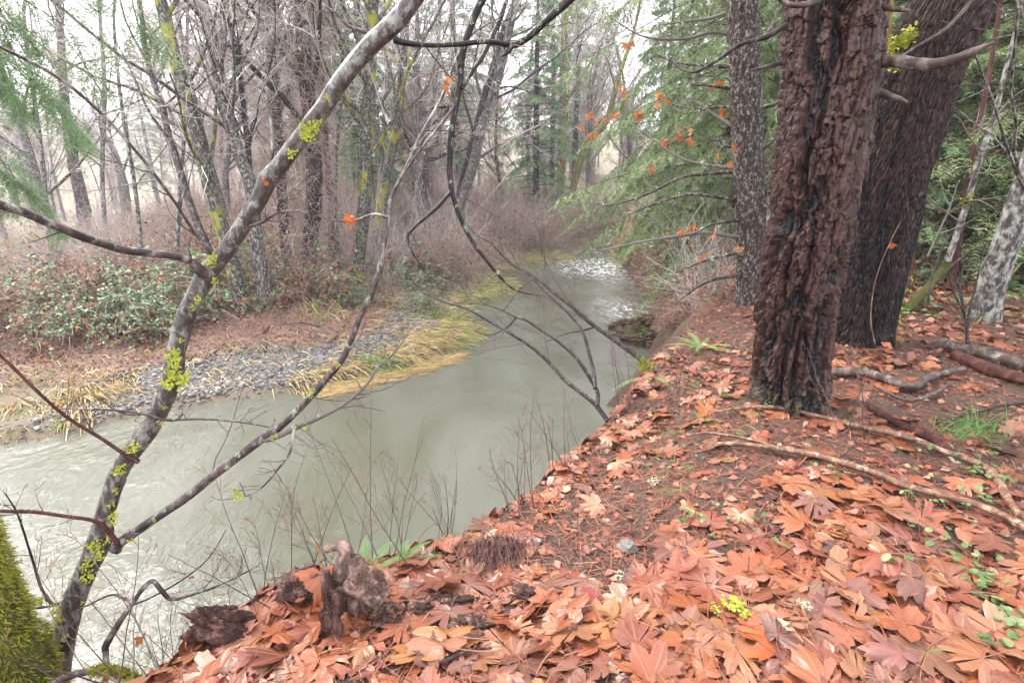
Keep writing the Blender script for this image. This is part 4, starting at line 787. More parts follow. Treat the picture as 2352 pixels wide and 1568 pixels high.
bare_tree('pale lichen-covered trunk slanting over the river bend, the front one of a pair', [(1012, 580), (1021, 554), (1042, 507), (1080, 402), (1101, 315), (1126, 238), (1147, 168), (1178, 35)], [28, 26, 23, 22, 21, 20, 19, 16], 'bark_alder', 307, lich=900)
bare_tree('darker trunk slanting over the river bend, the rear one of a pair', [(1030, 570), (1060, 430), (1085, 330), (1112, 224), (1133, 157), (1160, 60)], [18, 17, 16, 15, 15, 12], 'bark_dark', 308, lich=500)
bare_tree('dark trunk wrapped in a shaggy brown curtain of dead vines', [(700, 660), (712, 560), (722, 430), (715, 300), (700, 150), (690, 0)], [36, 36, 34, 32, 30, 28], 'bark_dark', 309, 'twig_red', vine=1300)
bare_tree('straight vine-hung trunk left of the shaggy one', [(660, 640), (650, 480), (640, 300), (625, 150), (610, 0)], [24, 22, 20, 20, 18], 'bark_dark', 310, 'twig_red', vine=700)
bare_tree('squat tree smothered in rust-brown vines behind the slanting moss-footed tree', [(960, 560), (965, 470), (965, 380), (960, 290)], [60, 44, 36, 26], 'bark_dark', 311, 'twig_red', vine=1400, ext=2.5)
bare_tree('dark tree smothered in grey vines on the flood plain by the side channel', [(200, 560), (190, 470), (170, 380), (150, 250), (140, 100)], [30, 26, 22, 18, 14], 'bark_dark', 312, vine=900)
bare_tree('stooping grey sapling with a curved stem on the flood plain', [(300, 560), (285, 440), (280, 410), (262, 350), (235, 300)], [22, 20, 18, 12, 8], 'bark_alder', 313, ext=2.)
bare_tree('yellow-green mossy trunk standing upright at the head of the river', [(1288, 520), (1287, 455), (1294, 315), (1300, 210), (1300, 100)], [18, 17, 15, 14, 11], 'bark_mossy', 314, lich=300)
bare_tree('mossy trunk leaning to the right at the head of the river', [(1305, 520), (1315, 437), (1346, 332), (1392, 280), (1420, 180)], [20, 18, 17, 14, 10], 'bark_mossy', 315)
bare_tree('straight dark conifer-like pole between the two mossy trunks', [(1318, 500), (1318, 437), (1322, 315), (1327, 175), (1330, 40)], [15, 14, 13, 12, 10], 'bark_dark', 316, nb=10)
bare_tree('thin dark pole at the head of the river beside the upright mossy trunk', [(1266, 510), (1267, 455), (1269, 297), (1272, 150)], [13, 12, 11, 9], 'bark_dark', 317, nb=10)
bare_tree('slender vine-hung trunk beyond the brambles right of the shaggy one', [(765, 620), (760, 480), (745, 300), (730, 100), (722, 0)], [20, 18, 16, 14, 12], 'bark_red', 318, 'twig_red', vine=900)

for q, (lab, px, w_) in enumerate([('thin pale sapling standing alone above the brambles by the picture edge', [(120, 640), (100, 400), (75, 200), (55, 40)], [10, 9, 8, 6]), ('thin pale sapling with a slight bow above the brambles', [(250, 630), (235, 420), (240, 200), (228, 0)], [10, 9, 8, 6]), ('slender pale sapling between the forked tree and the alders', [(400, 660), (412, 450), (428, 250), (430, 60)], [9, 8, 7, 6]),
                                   ('wispy pale sapling leaning over the brambles', [(330, 640), (310, 430), (280, 250), (262, 60)], [9, 8, 7, 5]), ('thin pale sapling behind the vine-curtained trunk', [(780, 640), (770, 430), (785, 200), (790, 0)], [9, 8, 7, 6]), ('wispy pale sapling by the slanting pair', [(930, 600), (960, 420), (1000, 200), (1010, 20)], [9, 8, 7, 6])]):
    bare_tree(lab, px, w_, 'bark_right', 330+q, nb=15, ext=3., lich=120, lo=.12, br=.42)
# ------------------------------------------------------------------ conifers
def needles(g, r, P, D, step_n, ln, w):   # P (T,n,3) twig axes: flat sprays of needles along them
    T, n = P.shape[:2]; s = (np.arange(step_n)+.5)/step_n*(n-1); i_ = np.minimum(s.astype(int), n-2); f = (s-i_)[None, :, None]
    C = P[:, i_]*(1-f)+P[:, i_+1]*f; tg = unit(P[:, i_+1]-P[:, i_])
    sd = unit(np.cross(tg, np.array([0, 0, 1.])+r.normal(size=tg.shape)*.35)); V = []; 
    for sg in (-1, 1):
        d = unit(tg*.75+sd*sg+r.normal(size=tg.shape)*.25-[0, 0, .12]); L = ln*(.7+.6*r.random(C.shape[:2]))[..., None]; a = tg*w*.5
        V.append(np.stack([C-a, C+a, C+d*L], 2).reshape(-1, 3))
    V = np.concatenate(V); F = np.arange(len(V)).reshape(-1, 3); tone = np.repeat(r.random(T), step_n)
    g.add(V, F, np.repeat(np.clip(np.concatenate([tone, tone])*.7+.3*r.random(2*len(tone)), 0, 1), 3))
def bough(gw, gn, r, st, d, L, tw=11, ln=.05, w=.012, sn=10, droop=.10, rad=.02):
    n = 9; Q = [np.array(st, float)]; cur = unit(np.array(d, float))
    for q in range(n-1): cur = unit(cur-[0, 0, droop]+r.normal(size=3)*.05); Q.append(Q[-1]+cur*L/(n-1))
    P = np.array(Q); tubes(gw, P[None], np.linspace(rad, rad*.2, n)[None], 5)
    s = np.linspace(.22, .98, tw); T = []
    for sg in (-1, 1):
        fi = s*(n-1); i_ = np.minimum(fi.astype(int), n-2); c = P[i_]+(P[i_+1]-P[i_])*(fi-i_)[:, None]; tg = unit(P[i_+1]-P[i_])
        sd = unit(np.cross(tg, [0, 0, 1.])); dd = unit(tg*.7+sd*sg*(.8+.3*r.random((tw, 1)))-[0, 0, .25]+r.normal(size=(tw, 3))*.12); ll = (L*.42*(1.05-s)+.12)[:, None]*(.7+.5*r.random((tw, 1)))
        m = 5; tt = np.linspace(0, 1, m)[None, :, None]; T.append(c[:, None]+dd[:, None]*ll[:, None]*tt-np.array([0, 0, 1.])*ll[:, None]*.28*tt**2)
    T = np.concatenate(T+[np.stack([P[4:9]], 0)[:, :5]]); tubes(gw, T, np.full(T.shape[:2], rad*.18), 3)
    needles(gn, r, T, None, sn, ln, w)
    # second order sprays
    k = len(T); j = r.integers(0, k, k*2); a = r.integers(1, 4, k*2); c = T[j, a]; tg = unit(T[j, a+1]-T[j, a]); sd = unit(np.cross(tg, [0, 0, 1.])); dd = unit(tg+sd*r.choice([-1, 1], (k*2, 1))-[0, 0, .3]+r.normal(size=(k*2, 3))*.1)
    tt = np.linspace(0, 1, 4)[None, :, None]; T2 = c[:, None]+dd[:, None]*(L*.14*(.6+.8*r.random((k*2, 1, 1))))*tt-np.array([0, 0, .05])*tt**2; needles(gn, r, T2, None, max(4, sn*6//10), ln, w)
def conifer(lab, h, rad, seed, z0=.15, nb=60, ln=.09, w=.022, mat='green_needle', trr=.16, tw=9, sn=8, name='conifer', group='conifers in the wood', bk='bark_dark'):
    r = np.random.default_rng(seed); tr = thing(name, lab, 'tree', (0, 0, 0), group)
    g = Geo(); P, R = sweep(g, [(0, 0, -.3), (r.normal()*.08, r.normal()*.08, h*.5), (0, 0, h)], [trr, trr*.65, .02], 12, 30); g.build('trunk', MT[bk], tr)
    gw, gn = Geo(), Geo()
    for q in range(nb):
        f = (q+r.random())/nb; z = h*(z0+(1-z0)*f); a = q*2.4+r.random(); L = rad*(1.06-f)**.75*(.7+.5*r.random())
        bough(gw, gn, r, (0, 0, z), (math.cos(a), math.sin(a), .15+.35*f), max(L, .25), tw, ln, w, sn, .10, .012+.008*L)
    gw.build('limbs', MT[bk], tr, kind='stuff'); gn.build('crown', MT[mat], tr); return tr
USED = set()
def zone(p_):
    x, y = float(p_[0]), float(p_[1]); b = 1176+1176*x/max(y, 1.)
    if sd_near(np.array([x]), np.array([y]))[0] > -3 and x > 3: n = 'under the overhanging fir' if x < 6.5 else ('behind the charred tree' if b < 2150 else 'behind the pale tree')
    else: n = next(t for lim_, t in [(250, 'by the side channel'), (420, 'near the stooping sapling'), (520, 'by the forked young tree'), (640, 'around the pale alders'), (780, 'by the vine-curtained trunk'), (940, 'around the grey speckled tree'), (1160, 'by the slanting pair'), (1280, 'left of the mossy trunks'), (9999, 'beyond the head of the river')] if b < lim_)
    return n+', '+('front row' if y < 14 else ('second row' if y < 20 else ('deeper in' if y < 32 else 'far back')))
def relabel(o, p_):
    o['label'] = ' '.join((o['label'].split(' | ')[0]+' | '+zone(p_)).split()); return o
def place(o, loc, rz=0, sc=1., tilt=(0, 0), lab=None):
    if o.name not in USED:
        USED.add(o.name); o.location = [float(q) for q in loc]; o.rotation_euler = (*tilt, float(rz)); o.scale = (sc,)*3
        return relabel(o, loc)
    return relabel(copy_tree(o, loc, rz, sc, lab, tilt), loc)
r = np.random.default_rng(91)
young = conifer('bushy green young conifer', 6.5, 2.3, 401, .03, 70, .08, .026, 'green_needle', .07, 10, 9, group='young conifers in the thicket', bk='bark_red')
young2 = conifer('dull green drooping young conifer', 7.5, 2.0, 402, .05, 70, .075, .024, 'green_needle2', .08, 10, 9, group='young conifers in the thicket', bk='bark_red')
for q, (x, y, s) in enumerate([(6.2, 9.0, .9), (7.6, 7.9, 1.), (9.2, 8.3, 1.1), (8.6, 10.5, 1.2), (11.2, 9.2, 1.2), (6.9, 11.5, 1.2), (10.2, 12.5, 1.4), (13, 12, 1.4), (7.9, 14.5, 1.4), (11.5, 16, 1.6), (15, 10, 1.5), (9.7, 6.7, .8), (12.5, 7.2, 1.1), (6.0, 15.5, 1.3), (15, 17, 1.7), (9, 20, 1.7), (12, 24, 1.8)]):
    place(young if q % 2 else young2, drop(x, y, -.05), r.random()*6.28, s)
tall = conifer('tall dark green conifer', 22, 3.6, 403, .16, 110, .16, .05, 'green_needle2', .3, 9, 7, group='tall conifers in the wood')
for (x, y, s, rz) in [(-7.2, 27, .85, 0), (-9.5, 33, 1., 1), (1.5, 33, .8, 2), (-4.0, 40, 1.1, 3), (10.5, 38, .95, 4), (15, 46, 1.1, 5), (4.5, 50, 1.2, 1.5), (-16, 52, 1., .5), (20, 40, 1., 2.2), (24, 60, 1.2, .2), (-36, 78, 1.2, 2), (-56, 84, 1.1, 3), (-70, 75, 1.3, 3), (-25, 85, 1.2, 4), (8, 72, 1.3, 4), (13, 31, .8, 2.5), (18, 26, .9, 1.)]:
    place(tall, drop(x, y, -.2), rz, s)
# the fir whose low boughs reach over the water
fir = thing('overhanging_fir', 'fresh green fir whose drooping boughs reach over the river bend', 'tree'); gw, gn = Geo(), Geo(); r = np.random.default_rng(95)
fb = drop(4.95, 11.6, -.1); g = Geo(); sweep(g, [fb, fb+[-.03, .1, 3], fb+[-.15, .15, 7], fb+[-.2, .2, 12]], [.11, .09, .07, .03], 14, 40); g.build('trunk', MT['bark_red'], fir)
for (px, py, t, h) in [(1312, 528, 10.6, 2.2), (1360, 560, 10.4, 1.9), (1330, 500, 11.2, 2.4), (1420, 540, 10.2, 1.8), (1380, 470, 11.4, 2.8), (1440, 600, 10.2, 1.5), (1480, 660, 10.4, 1.0), (1350, 330, 11.5, 4.2), (1430, 340, 10.6, 3.9), (1360, 400, 11.5, 3.6), (1450, 420, 10.2, 3.1), (1400, 215, 11, 5.2), (1330, 190, 11.5, 5.6), (1480, 120, 11, 6.0), (1500, 300, 10, 4.2), (1540, 430, 10, 3.0), (1560, 560, 10, 1.9), (1530, 620, 9.9, 1.4), (1420, 60, 11, 6.4), (1300, 90, 12, 6.6), (1560, 200, 10, 5.0), (1600, 330, 10, 4.), (1780, 320, 10.5, 4.3), (1790, 210, 10.4, 5.2), (1760, 470, 10.2, 3.), (1480, 500, 10, 2.3), (1590, 640, 9.9, 1.6), (1640, 480, 10, 2.6)]:
    e = at(px, py, t+.6); s0 = fb+[-.1, .1, h+.15]; L = np.linalg.norm(e-s0); bough(gw, gn, r, s0, unit(e-s0)+[0, 0, .30], L*1.05, 20, .055, .020, 20, .075, .018)
for q in range(40):
    z = 3+q*.22; a = q*2.4; bough(gw, gn, r, fb+[-.1, .1, z], (math.cos(a), math.sin(a), .3), 2.2*(1.1-q/42), 10, .06, .022, 10, .1, .015)
gw.build('limbs', MT['bark_slim'], fir, kind='stuff'); gn.build('crown', MT['green_needle'], fir)
# limb of a fir standing out of view to the left
fir = thing('riverside_fir', 'fir with a drooping needle-clad limb hanging into the upper corner over the river', 'tree'); gw, gn = Geo(), Geo(); r = np.random.default_rng(96)
fb = np.array([-6.6, -2.6, 1.2]); g = Geo(); sweep(g, [fb, fb+[0, 0, 6], fb+[0, 0, 14]], [.3, .24, .1], 14, 20); g.build('trunk', MT['bark_dark'], fir)
for (px, py, t, h) in [(230, 30, 4.0, 6.5), (60, 150, 3.6, 5.6), (120, 190, 4.2, 5.2), (30, 300, 3.8, 4.6), (330, -20, 4.2, 7), (150, 60, 3.9, 6.2), (20, 380, 4.2, 3.8)]:
    e = at(px, py, t); s0 = fb+[0, 0, h]; L = np.linalg.norm(e-s0); Pm = catmull([s0, s0*.5+e*.5+[0, 0, .5], e], 14); tubes(gw, Pm[None], np.linspace(.03, .003, 14)[None], 6)
    for q in range(9):
        f = .42+.065*q; c = s0*(1-f)+e*f+[0, 0, .5*4*f*(1-f)]; a = r.normal()*.6; bough(gw, gn, r, c, unit(e-s0)+[math.sin(a)*.8, math.cos(a)*.3, -.25], 1.0, 11, .05, .008, 17, .12, .005)
gw.build('limbs', MT['bark_dark'], fir, kind='stuff'); gn.build('crown', MT['green_needle2'], fir)

# ------------------------------------------------------------------ the bare wood behind
def proto_bare(lab, seed, h, group, twig='twig_grey', mat='bark_alder', vine=0, nb=20, lich=0):
    r = np.random.default_rng(seed); tr = thing('wood_tree', lab, 'tree', (0, 0, 0), group); g = Geo()
    P, R = sweep(g, [(0, 0, -.3), (r.normal()*.3, r.normal()*.3, h*.4), (r.normal()*.6, r.normal()*.6, h*.75), (r.normal(), r.normal(), h)], [.17, .13, .08, .02], 8, 24); g.build('trunk', MT[mat], tr)
    lv = grow(r, P[None], R[None], [(nb, .34, 45, .08, .13, 7, .15, .5), (7, .5, 48, .05, .16, 5, .15, .5), (6, .5, 46, .02, .18, 4, .15, .55), (3, .6, 45, .0, .18, 3, .2, .6)]); g = Geo(); tubes(g, *lv[0], 4); g.build('limbs', MT[mat], tr, kind='stuff'); g = Geo()
    for (P_, R_) in lv[1:]: tubes(g, P_, np.maximum(R_, .008), 3, r.random(len(P_)))
    if vine:
        n = vine; s = r.random(n)*.75; i_ = (s*23).astype(int); an = r.random(n)*6.28; rad = .2+.7*r.random(n)
        Q = [P[i_]+np.stack([np.cos(an)*rad, np.sin(an)*rad, 0*an], -1)]; cur = np.tile([0, 0, -1.], (n, 1))
        for q in range(4): cur = unit(cur+r.normal(size=(n, 3))*.8-[0, 0, .15]); Q.append(Q[-1]+cur*(.25+.35*r.random((n, 1))))
        tubes(g, np.stack(Q, 1), np.full((n, 5), .010), 3, r.random(n))
    g.build('twigs', MT[twig], tr, kind='stuff')
    if lich:
        g = Geo(); Q = lv[1][0].reshape(-1, 3); leaflets(g, r, Q[r.integers(0, len(Q), lich)]+r.normal(size=(lich, 3))*.06, .16, droop=1.); g.build('lichen', MT['pale_lichen'], tr, kind='stuff')
    return tr
WG = 'bare trees of the wood behind the river'
prot = [proto_bare('slender bare grey tree', 501, 14, WG), proto_bare('bare grey tree hung with pale lichen', 502, 16, WG, lich=900), proto_bare('bare mauve-brown tree draped with vines', 503, 13, WG, 'twig_red', 'bark_dark', 900), proto_bare('low bushy bare tree', 504, 9, WG, 'twig_red', 'bark_alder', 0, 26)]
r = np.random.default_rng(99); cnt = 0; pts = []
while cnt < 150:
    y = 21+70*r.random()**1.3; x = (r.random()*2-1)*(y*1.05+6)
    if x < -12 and y < 30 and r.random() < .6: continue
    X_, Y_ = np.array([x]), np.array([y])
    if sd_far(X_, Y_)[0] < 4 or seg_dist(X_, Y_, CHAN)[0] < 3.6: continue
    if -.80 < x/y < -.64 and y < 80 and r.random() < .6: continue         # keeps the view to the far bend of the side channel open
    if pts and min(math.hypot(x-a, y-b) for a, b in pts) < 1.3: continue
    pts.append((x, y)); place(prot[r.integers(4)], drop(x, y), r.random()*6.28, .75+.5*r.random(), (r.normal()*.06, r.normal()*.06)); cnt += 1
for q in range(26):                                     # wood behind the near bank, right
    x = 9+26*r.random(); y = 12+30*r.random()
    if sd_near(np.array([x]), np.array([y]))[0] < 2: continue
    place(prot[r.integers(4)], drop(x, y), r.random()*6.28, .8+.4*r.random())
# ------------------------------------------------------------------ undergrowth of the far bank
def bush(kind, seed, lab, cat, group, name):
    r = np.random.default_rng(seed); b = thing(name, lab, cat, (0, 0, 0), group)
    nc, hh, rad = {'bramble': (46, 1.15, 1.0), 'brown': (80, 1.2, .9), 'red': (110, 1.9, .7), 'grey': (26, 2.6, .5)}[kind]
    st = np.stack([r.normal(size=nc)*rad*.4, r.normal(size=nc)*rad*.4, np.full(nc, -.1)], -1); cur = unit(np.stack([r.normal(size=nc)*.5, r.normal(size=nc)*.5, np.full(nc, 1.)], -1)); Q = [st]; L = hh*(.7+.8*r.random(nc))
    for q in range(9): cur = unit(cur+r.normal(size=(nc, 3))*.14-[0, 0, {'bramble': .24, 'brown': .2, 'red': .05, 'grey': .03}[kind]]); Q.append(Q[-1]+cur*(L/7)[:, None])
    P = np.stack(Q, 1); P[..., 2] = np.maximum(P[..., 2], -.05); g = Geo(); tubes(g, P, np.full(P.shape[:2], .006), 3, r.random(nc))
    lv = grow(r, P, np.full(P.shape[:2], .005), [(6 if kind != 'red' else 7, .3, 50, .0, .2, 4, .2, .8)]); tubes(g, lv[0][0], lv[0][1]*.8, 3, r.random(len(lv[0][0]))); 
    if kind == 'grey':
        for (P_, R_) in grow(r, lv[0][0], lv[0][1], [(4, .6, 45, .02, .16, 4, .2, .7)]): tubes(g, P_, R_, 3, r.random(len(P_)))
    g.build('canes', MT['twig_grey' if kind == 'grey' else 'twig_red'], b, kind='stuff')
    al = np.concatenate([P[:, 3:].reshape(-1, 3), lv[0][0].reshape(-1, 3)]); nl, nd = {'bramble': (1500, 900), 'brown': (150, 1500), 'red': (60, 420), 'grey': (0, 40)}[kind]
    if nl:
        w = al[:, 2]+r.random(len(al))*.5; top = al[np.argsort(-w)[:len(al)*2//3]]; c = top[r.integers(0, len(top), nl//3)]; c = np.repeat(c, 3, 0)+r.normal(size=(nl//3*3, 3))*.025
        g = Geo(); leaflets(g, r, c, .085, flat=.35); g.build('leaves', MT['bramble'], b, kind='stuff')
    g = Geo(); leaflets(g, r, al[r.integers(0, len(al), nd)]+r.normal(size=(nd, 3))*.03, .085, droop=.6); g.build('dead_leaves', MT['dead'], b, kind='stuff'); return b
UG = 'bushes on the far bank'
bk = {'bramble': [bush('bramble', 601+q, ['silvery-leaved green bramble bush', 'green bramble bush threaded brown'][q], 'bush', UG, 'bramble_bush') for q in range(2)],
      'brown': [bush('brown', 611+q, ['rust-brown withered bramble thicket', 'brown bush of curled dead leaves'][q], 'bush', UG, 'withered_bush') for q in range(2)],
      'red': [bush('red', 621+q, ['upright reddish bare-stemmed thicket', 'tall loose reddish bare bush'][q], 'bush', UG, 'bare_bush') for q in range(2)],
      'grey': [bush('grey', 641+q, ['thin pale grey bare bush', 'spreading pale grey bare bush'][q], 'bush', UG, 'twiggy_bush') for q in range(2)]}
r = np.random.default_rng(111); cnt = {'bramble': 0, 'brown': 0, 'red': 0, 'grey': 0}; tot = 0
def kind_at(x, y, r):
    n = float(fbm(np.array([x*.35]), np.array([y*.35]), 61)[0])+r.normal()*.06
    if x < -.63*y and y > 13.5: return ['grey', 'red', 'brown', 'red'][r.integers(4)]
    if x < -5.2 and y < 20: return 'bramble' if r.random() < .62 else 'brown'
    if r.random() < .22: return 'grey'
    if y > 24: return 'red' if n < .60 else 'brown'
    if x < -5.2: return 'bramble' if n > .48 else ('brown' if n > .38 else 'red')
    return 'bramble' if n > .52 else ('brown' if n > .36 else 'red')
while tot < 345:
    y = 8.6+34*r.random()**1.7; x = -24+33*r.random()
    if abs(x) > y*1.12+1: continue
    X_, Y_ = np.array([x]), np.array([y]); d = sd_far(X_, Y_)[0]; dc = seg_dist(X_, Y_, CHAN)[0]
    lo = 5.6 if -7.6 < x < -3.6 and y < 13 else (3.6 if x < -7.4 else (1.0 if y > 12.5 and x > -3 else 2.6))
    if d < lo or dc < 3.2 or (x < -.63*y and y > 13.5 and (y < 16 or r.random() < .15)): continue
    if -7.3 < x < -2.7 and y < 13.7: continue            # open leaf floor under the alders
    k = kind_at(x, y, r); s = (.62+.42*r.random())*(1+.012*max(0, y-14)); s *= .8 if d < lo+.8 else 1.; s *= .8 if (x < -.63*y and y > 13.5) else 1.
    place(bk[k][r.integers(2)], drop(x, y), r.random()*6.28, s); cnt[k] += 1; tot += 1
# shrubs on the steep near-bank slope upstream and under the thicket
NB = 'bushes on the steep bank under the firs'
nb1 = bush('brown', 631, 'tangle of roots, twigs and dead leaves', 'bush', NB, 'bank_tangle'); nb2 = bush('bramble', 632, 'leafy green bush', 'bush', NB, 'leafy_bush')
for (x, y, s) in [(3.9, 8.6, .55), (4.3, 9.8, .7), (4.6, 11.2, .7), (4.2, 10.6, .55), (5.0, 13.2, .8), (5.3, 14.6, .8), (5.6, 16.3, .9), (6.0, 18.5, .9), (6.2, 20.5, 1.), (5.2, 11.9, .8), (4.9, 10.2, .7), (6.6, 23, 1.), (7, 25.5, 1.1), (3.5, 8.3, .4), (4.4, 12.4, .6), (4.6, 13.6, .6), (4.9, 15, .65), (5.2, 16.5, .7), (5.5, 18, .7), (5.6, 20, .8), (5.8, 22, .8), (3.9, 10.4, .5), (4.1, 11.4, .5), (3.3, 9.0, .4), (3.6, 9.7, .45)]: place(nb1, drop(x, y, -.1), r.random()*6, s)
for (x, y, s) in [(5.9, 9.6, .8), (6.6, 8.4, .7), (7.3, 9.3, .9), (8.4, 8.6, .9), (8.0, 7.2, .7), (9.3, 7.6, .9), (10.6, 8, 1.), (5.7, 11.5, .9), (6.9, 13, 1.), (11.5, 7.2, 1.), (10, 10, 1.2), (12.5, 9.5, 1.2), (6.4, 17, 1.1)]: place(nb2, drop(x, y, -.1), r.random()*6, s)

for q in range(15):
    f = q/14; y = 9.4+13*f; x = np.interp(y, NEAR[12:20, 1], NEAR[12:20, 0])-.45-.15*r.random(); place(nb1, drop(x, y, -.15), r.random()*6, .42+.25*f, (0, -.5))
for q, (x, y) in enumerate([(3.1, 8.2), (3.7, 9.2), (4.2, 10.2), (4.6, 11.4), (4.9, 13), (5.3, 15), (5.8, 17.5), (4.4, 9.1), (5.2, 10.4), (6.1, 20)]): place(bk['grey'][q % 2], drop(x, y, -.1), r.random()*6, .42+.03*q, (.35*r.normal(), -.5))
# ------------------------------------------------------------------ grass
def blades(g, r, B, lean, L, w, n=4, rnd=None, wob=.25, droop=.35):
    k = len(B); d = unit(np.array([0, 0, 1.])+lean+r.normal(size=(k, 3))*wob); Q = [B]; cur = d
    for q in range(n-1): cur = unit(cur-[0, 0, droop]+lean*.15); Q.append(Q[-1]+cur*(L/(n-1))[:, None])
    P = np.stack(Q, 1); sd = unit(np.cross(P[:, 1]-P[:, 0], r.normal(size=(k, 3)))); ww = w*np.linspace(1, .15, n)
    V = np.stack([P-sd[:, None]*ww[None, :, None], P+sd[:, None]*ww[None, :, None]], 2); o = np.arange(k)[:, None]*(2*n)
    F = np.concatenate([o+np.array([2*q, 2*q+1, 2*q+3, 2*q+2]) for q in range(n-1)]); g.add(V.reshape(-1, 3), F, np.repeat(r.random(k) if rnd is None else rnd, 2*n))
r = np.random.default_rng(121); seglen = np.linalg.norm(np.diff(FARW, axis=0), axis=1)
gd, gg = Geo(), Geo(); B = []; N = 30000
s = r.integers(0, 3000, N)
# along the water's edge, denser where the photograph shows straw
cand = np.stack([-12+19*r.random(160000), 5.5+22*r.random(160000)], -1); d = sd_far(cand[:, 0], cand[:, 1]); dens = np.zeros(len(cand)); x, y = cand.T
nz = fbm(x*1.1, y*1.1, 71)
dens += np.exp(-((d-.35)/.55)**2)*smooth(-4.6, -3.6, x)*(y < 14)*1.0
dens += np.exp(-((d-.7)/.8)**2)*smooth(-3.2, -2.2, x)*(y < 12.5)*.8
dens += smooth(.0, .3, d)*(1-smooth(1.3, 2.2, d))*(1-smooth(-7.2, -6.4, x))*1.0
dens += np.exp(-((d-.3)/.5)**2)*(y >= 12)*.55+.10*smooth(.1, .5, d)*(1-smooth(2.5, 4, d))
keep = (r.random(len(cand)) < dens*.85*smooth(.25, .5, nz)) & (d > -.05); B = drop(*cand[keep].T, -.02); d = d[keep]
gr = normal(B[:, 0], B[:, 1]); lean = np.stack([gr[:, 0]*3+.55, gr[:, 1]*3-.5, 0*d], -1)*.9; L = (.18+.32*r.random(len(B)))
isg = (fbm(B[:, 0]*1.4, B[:, 1]*1.4, 88) > .60) | ((B[:, 1] > 10.6) & (B[:, 0] > -1.6) & (r.random(len(B)) < .5)); print('grass', len(B))
blades(gd, r, B[~isg], lean[~isg], L[~isg]*1.25, .013); blades(gg, r, B[isg], lean[isg]*.6, L[isg]*1.2, .012)
# straw trailing in the current off the grassy point
tr_ = np.stack([at_z(900+150*r.random(900)-60, 862+r.normal(size=900)*8, .0)[q] if False else 0*np.zeros(3) for q in range(0)]) if False else None
q = 1400; px = 720+330*r.random(q); py = 898-(px-720)*.255+r.normal(size=q)*7+6; Bt = np.array([at_z(a, b, .045) for a, b in zip(px, py)]); blades(gd, r, Bt, np.tile([1.6, 1.0, -.75], (q, 1)), .25+.3*r.random(q), .006, 4, None, .15, .05)
gb = np.stack([4.3+2.4*r.random(5000), 23.2+4.4*r.random(5000)], -1); dd = sd_near(gb[:, 0], gb[:, 1]); kk = (dd < .2) & (dd > -1.3)       # straw at the head of the near bank
blades(gd, r, np.column_stack([gb[kk], np.maximum(height(*gb[kk].T), -.02)]), np.tile([-.3, -.2, 0], (kk.sum(), 1)), .4+.4*r.random(kk.sum()), .012)
gd.build('dry_grass', MT['dry_grass'], kind='stuff')['label'] = 'straw-coloured matted grass along the water'
# grass and herbs of the flood plain
pp = np.stack([-34+34*r.random(26000), 12+30*r.random(26000)], -1); dd = sd_far(*pp.T); kk = (dd > 3) & (np.abs(pp[:, 0]) < pp[:, 1]*1.1+2) & (seg_dist(*pp.T, CHAN) > 2.6) & (fbm(pp[:, 0]*.3, pp[:, 1]*.3, 5) > .42); Bf = drop(*pp[kk].T)
blades(gg, r, Bf, np.zeros((len(Bf), 3)), .2+.3*r.random(len(Bf)), .014, 3, None, .5, .2)
gg.build('green_grass', MT['green_grass'], kind='stuff')

# ------------------------------------------------------------------ gravel bar
def stone_mesh(r, flat=.5):
    V = np.array([(x, y, z) for x in (-1, 0, 1) for y in (-1, 0, 1) for z in (-1, 0, 1) if (x, y, z) != (0, 0, 0)], float); V = unit(V)*(.8+.4*r.random((26, 1))); V *= [1, .75, flat]
    import itertools
    idx = {}; k = 0
    for x in (-1, 0, 1):
        for y in (-1, 0, 1):
            for z in (-1, 0, 1):
                if (x, y, z) != (0, 0, 0): idx[(x, y, z)] = k; k += 1
    F = []
    for ax in range(3):
        for sg in (-1, 1):
            for a in (-1, 0):
                for b in (-1, 0):
                    q = []
                    for (u, v) in ((a, b), (a+1, b), (a+1, b+1), (a, b+1)):
                        c = [0, 0, 0]; c[ax] = sg; c[(ax+1) % 3] = u; c[(ax+2) % 3] = v; q.append(idx[tuple(c)])
                    F.append(q if sg > 0 else q[::-1])
    return V, np.array(F), np.zeros(26)
r = np.random.default_rng(131); sms = [stone_mesh(r, .35+.3*r.random()) for _ in range(6)]; smesh = [Geo().add(V, F, .16*q).mesh('river_stone', MT['stone']) for q, (V, F, _) in enumerate(sms)]
cand = np.stack([-10+9*r.random(60000), 5.5+9*r.random(60000)], -1); d = sd_far(*cand.T); nzz = fbm(cand[:, 0]*.9, cand[:, 1]*.9, 21)
gv = smooth(-.1, .3, d)*(1-smooth(1.6, 2.3, d+(nzz-.5)*1.6))*smooth(-8.2, -6.2, cand[:, 0])*(1-smooth(-2.7, -1.5, cand[:, 0])); cand = cand[r.random(len(cand)) < gv*.9]
big = cand[:290]; rest = cand[290:8500]
for x, y in big: p_ = drop(x, y, .005); link('stone', smesh[r.integers(6)], ground, None, p_, (r.normal()*.2, r.normal()*.2, r.random()*6.28), .04+.06*r.random()**2.0)
CH = (unit(np.array([(a, b, c) for a in (-1, 1) for b in (-1, 1) for c in (-1, 1)], float)+np.random.default_rng(3).normal(size=(8, 3))*.25)*[1.15, .9, .55], np.array([(0, 1, 3, 2), (4, 6, 7, 5), (0, 4, 5, 1), (2, 3, 7, 6), (0, 2, 6, 4), (1, 5, 7, 3)]), np.zeros(8))
chips = [(CH[0]*(.75+.5*np.random.default_rng(70+q).random((8, 3))), CH[1], CH[2]) for q in range(6)]
g = Geo(); S = .016+.028*r.random(len(rest))**1.5
ti = r.integers(0, 6, len(rest))
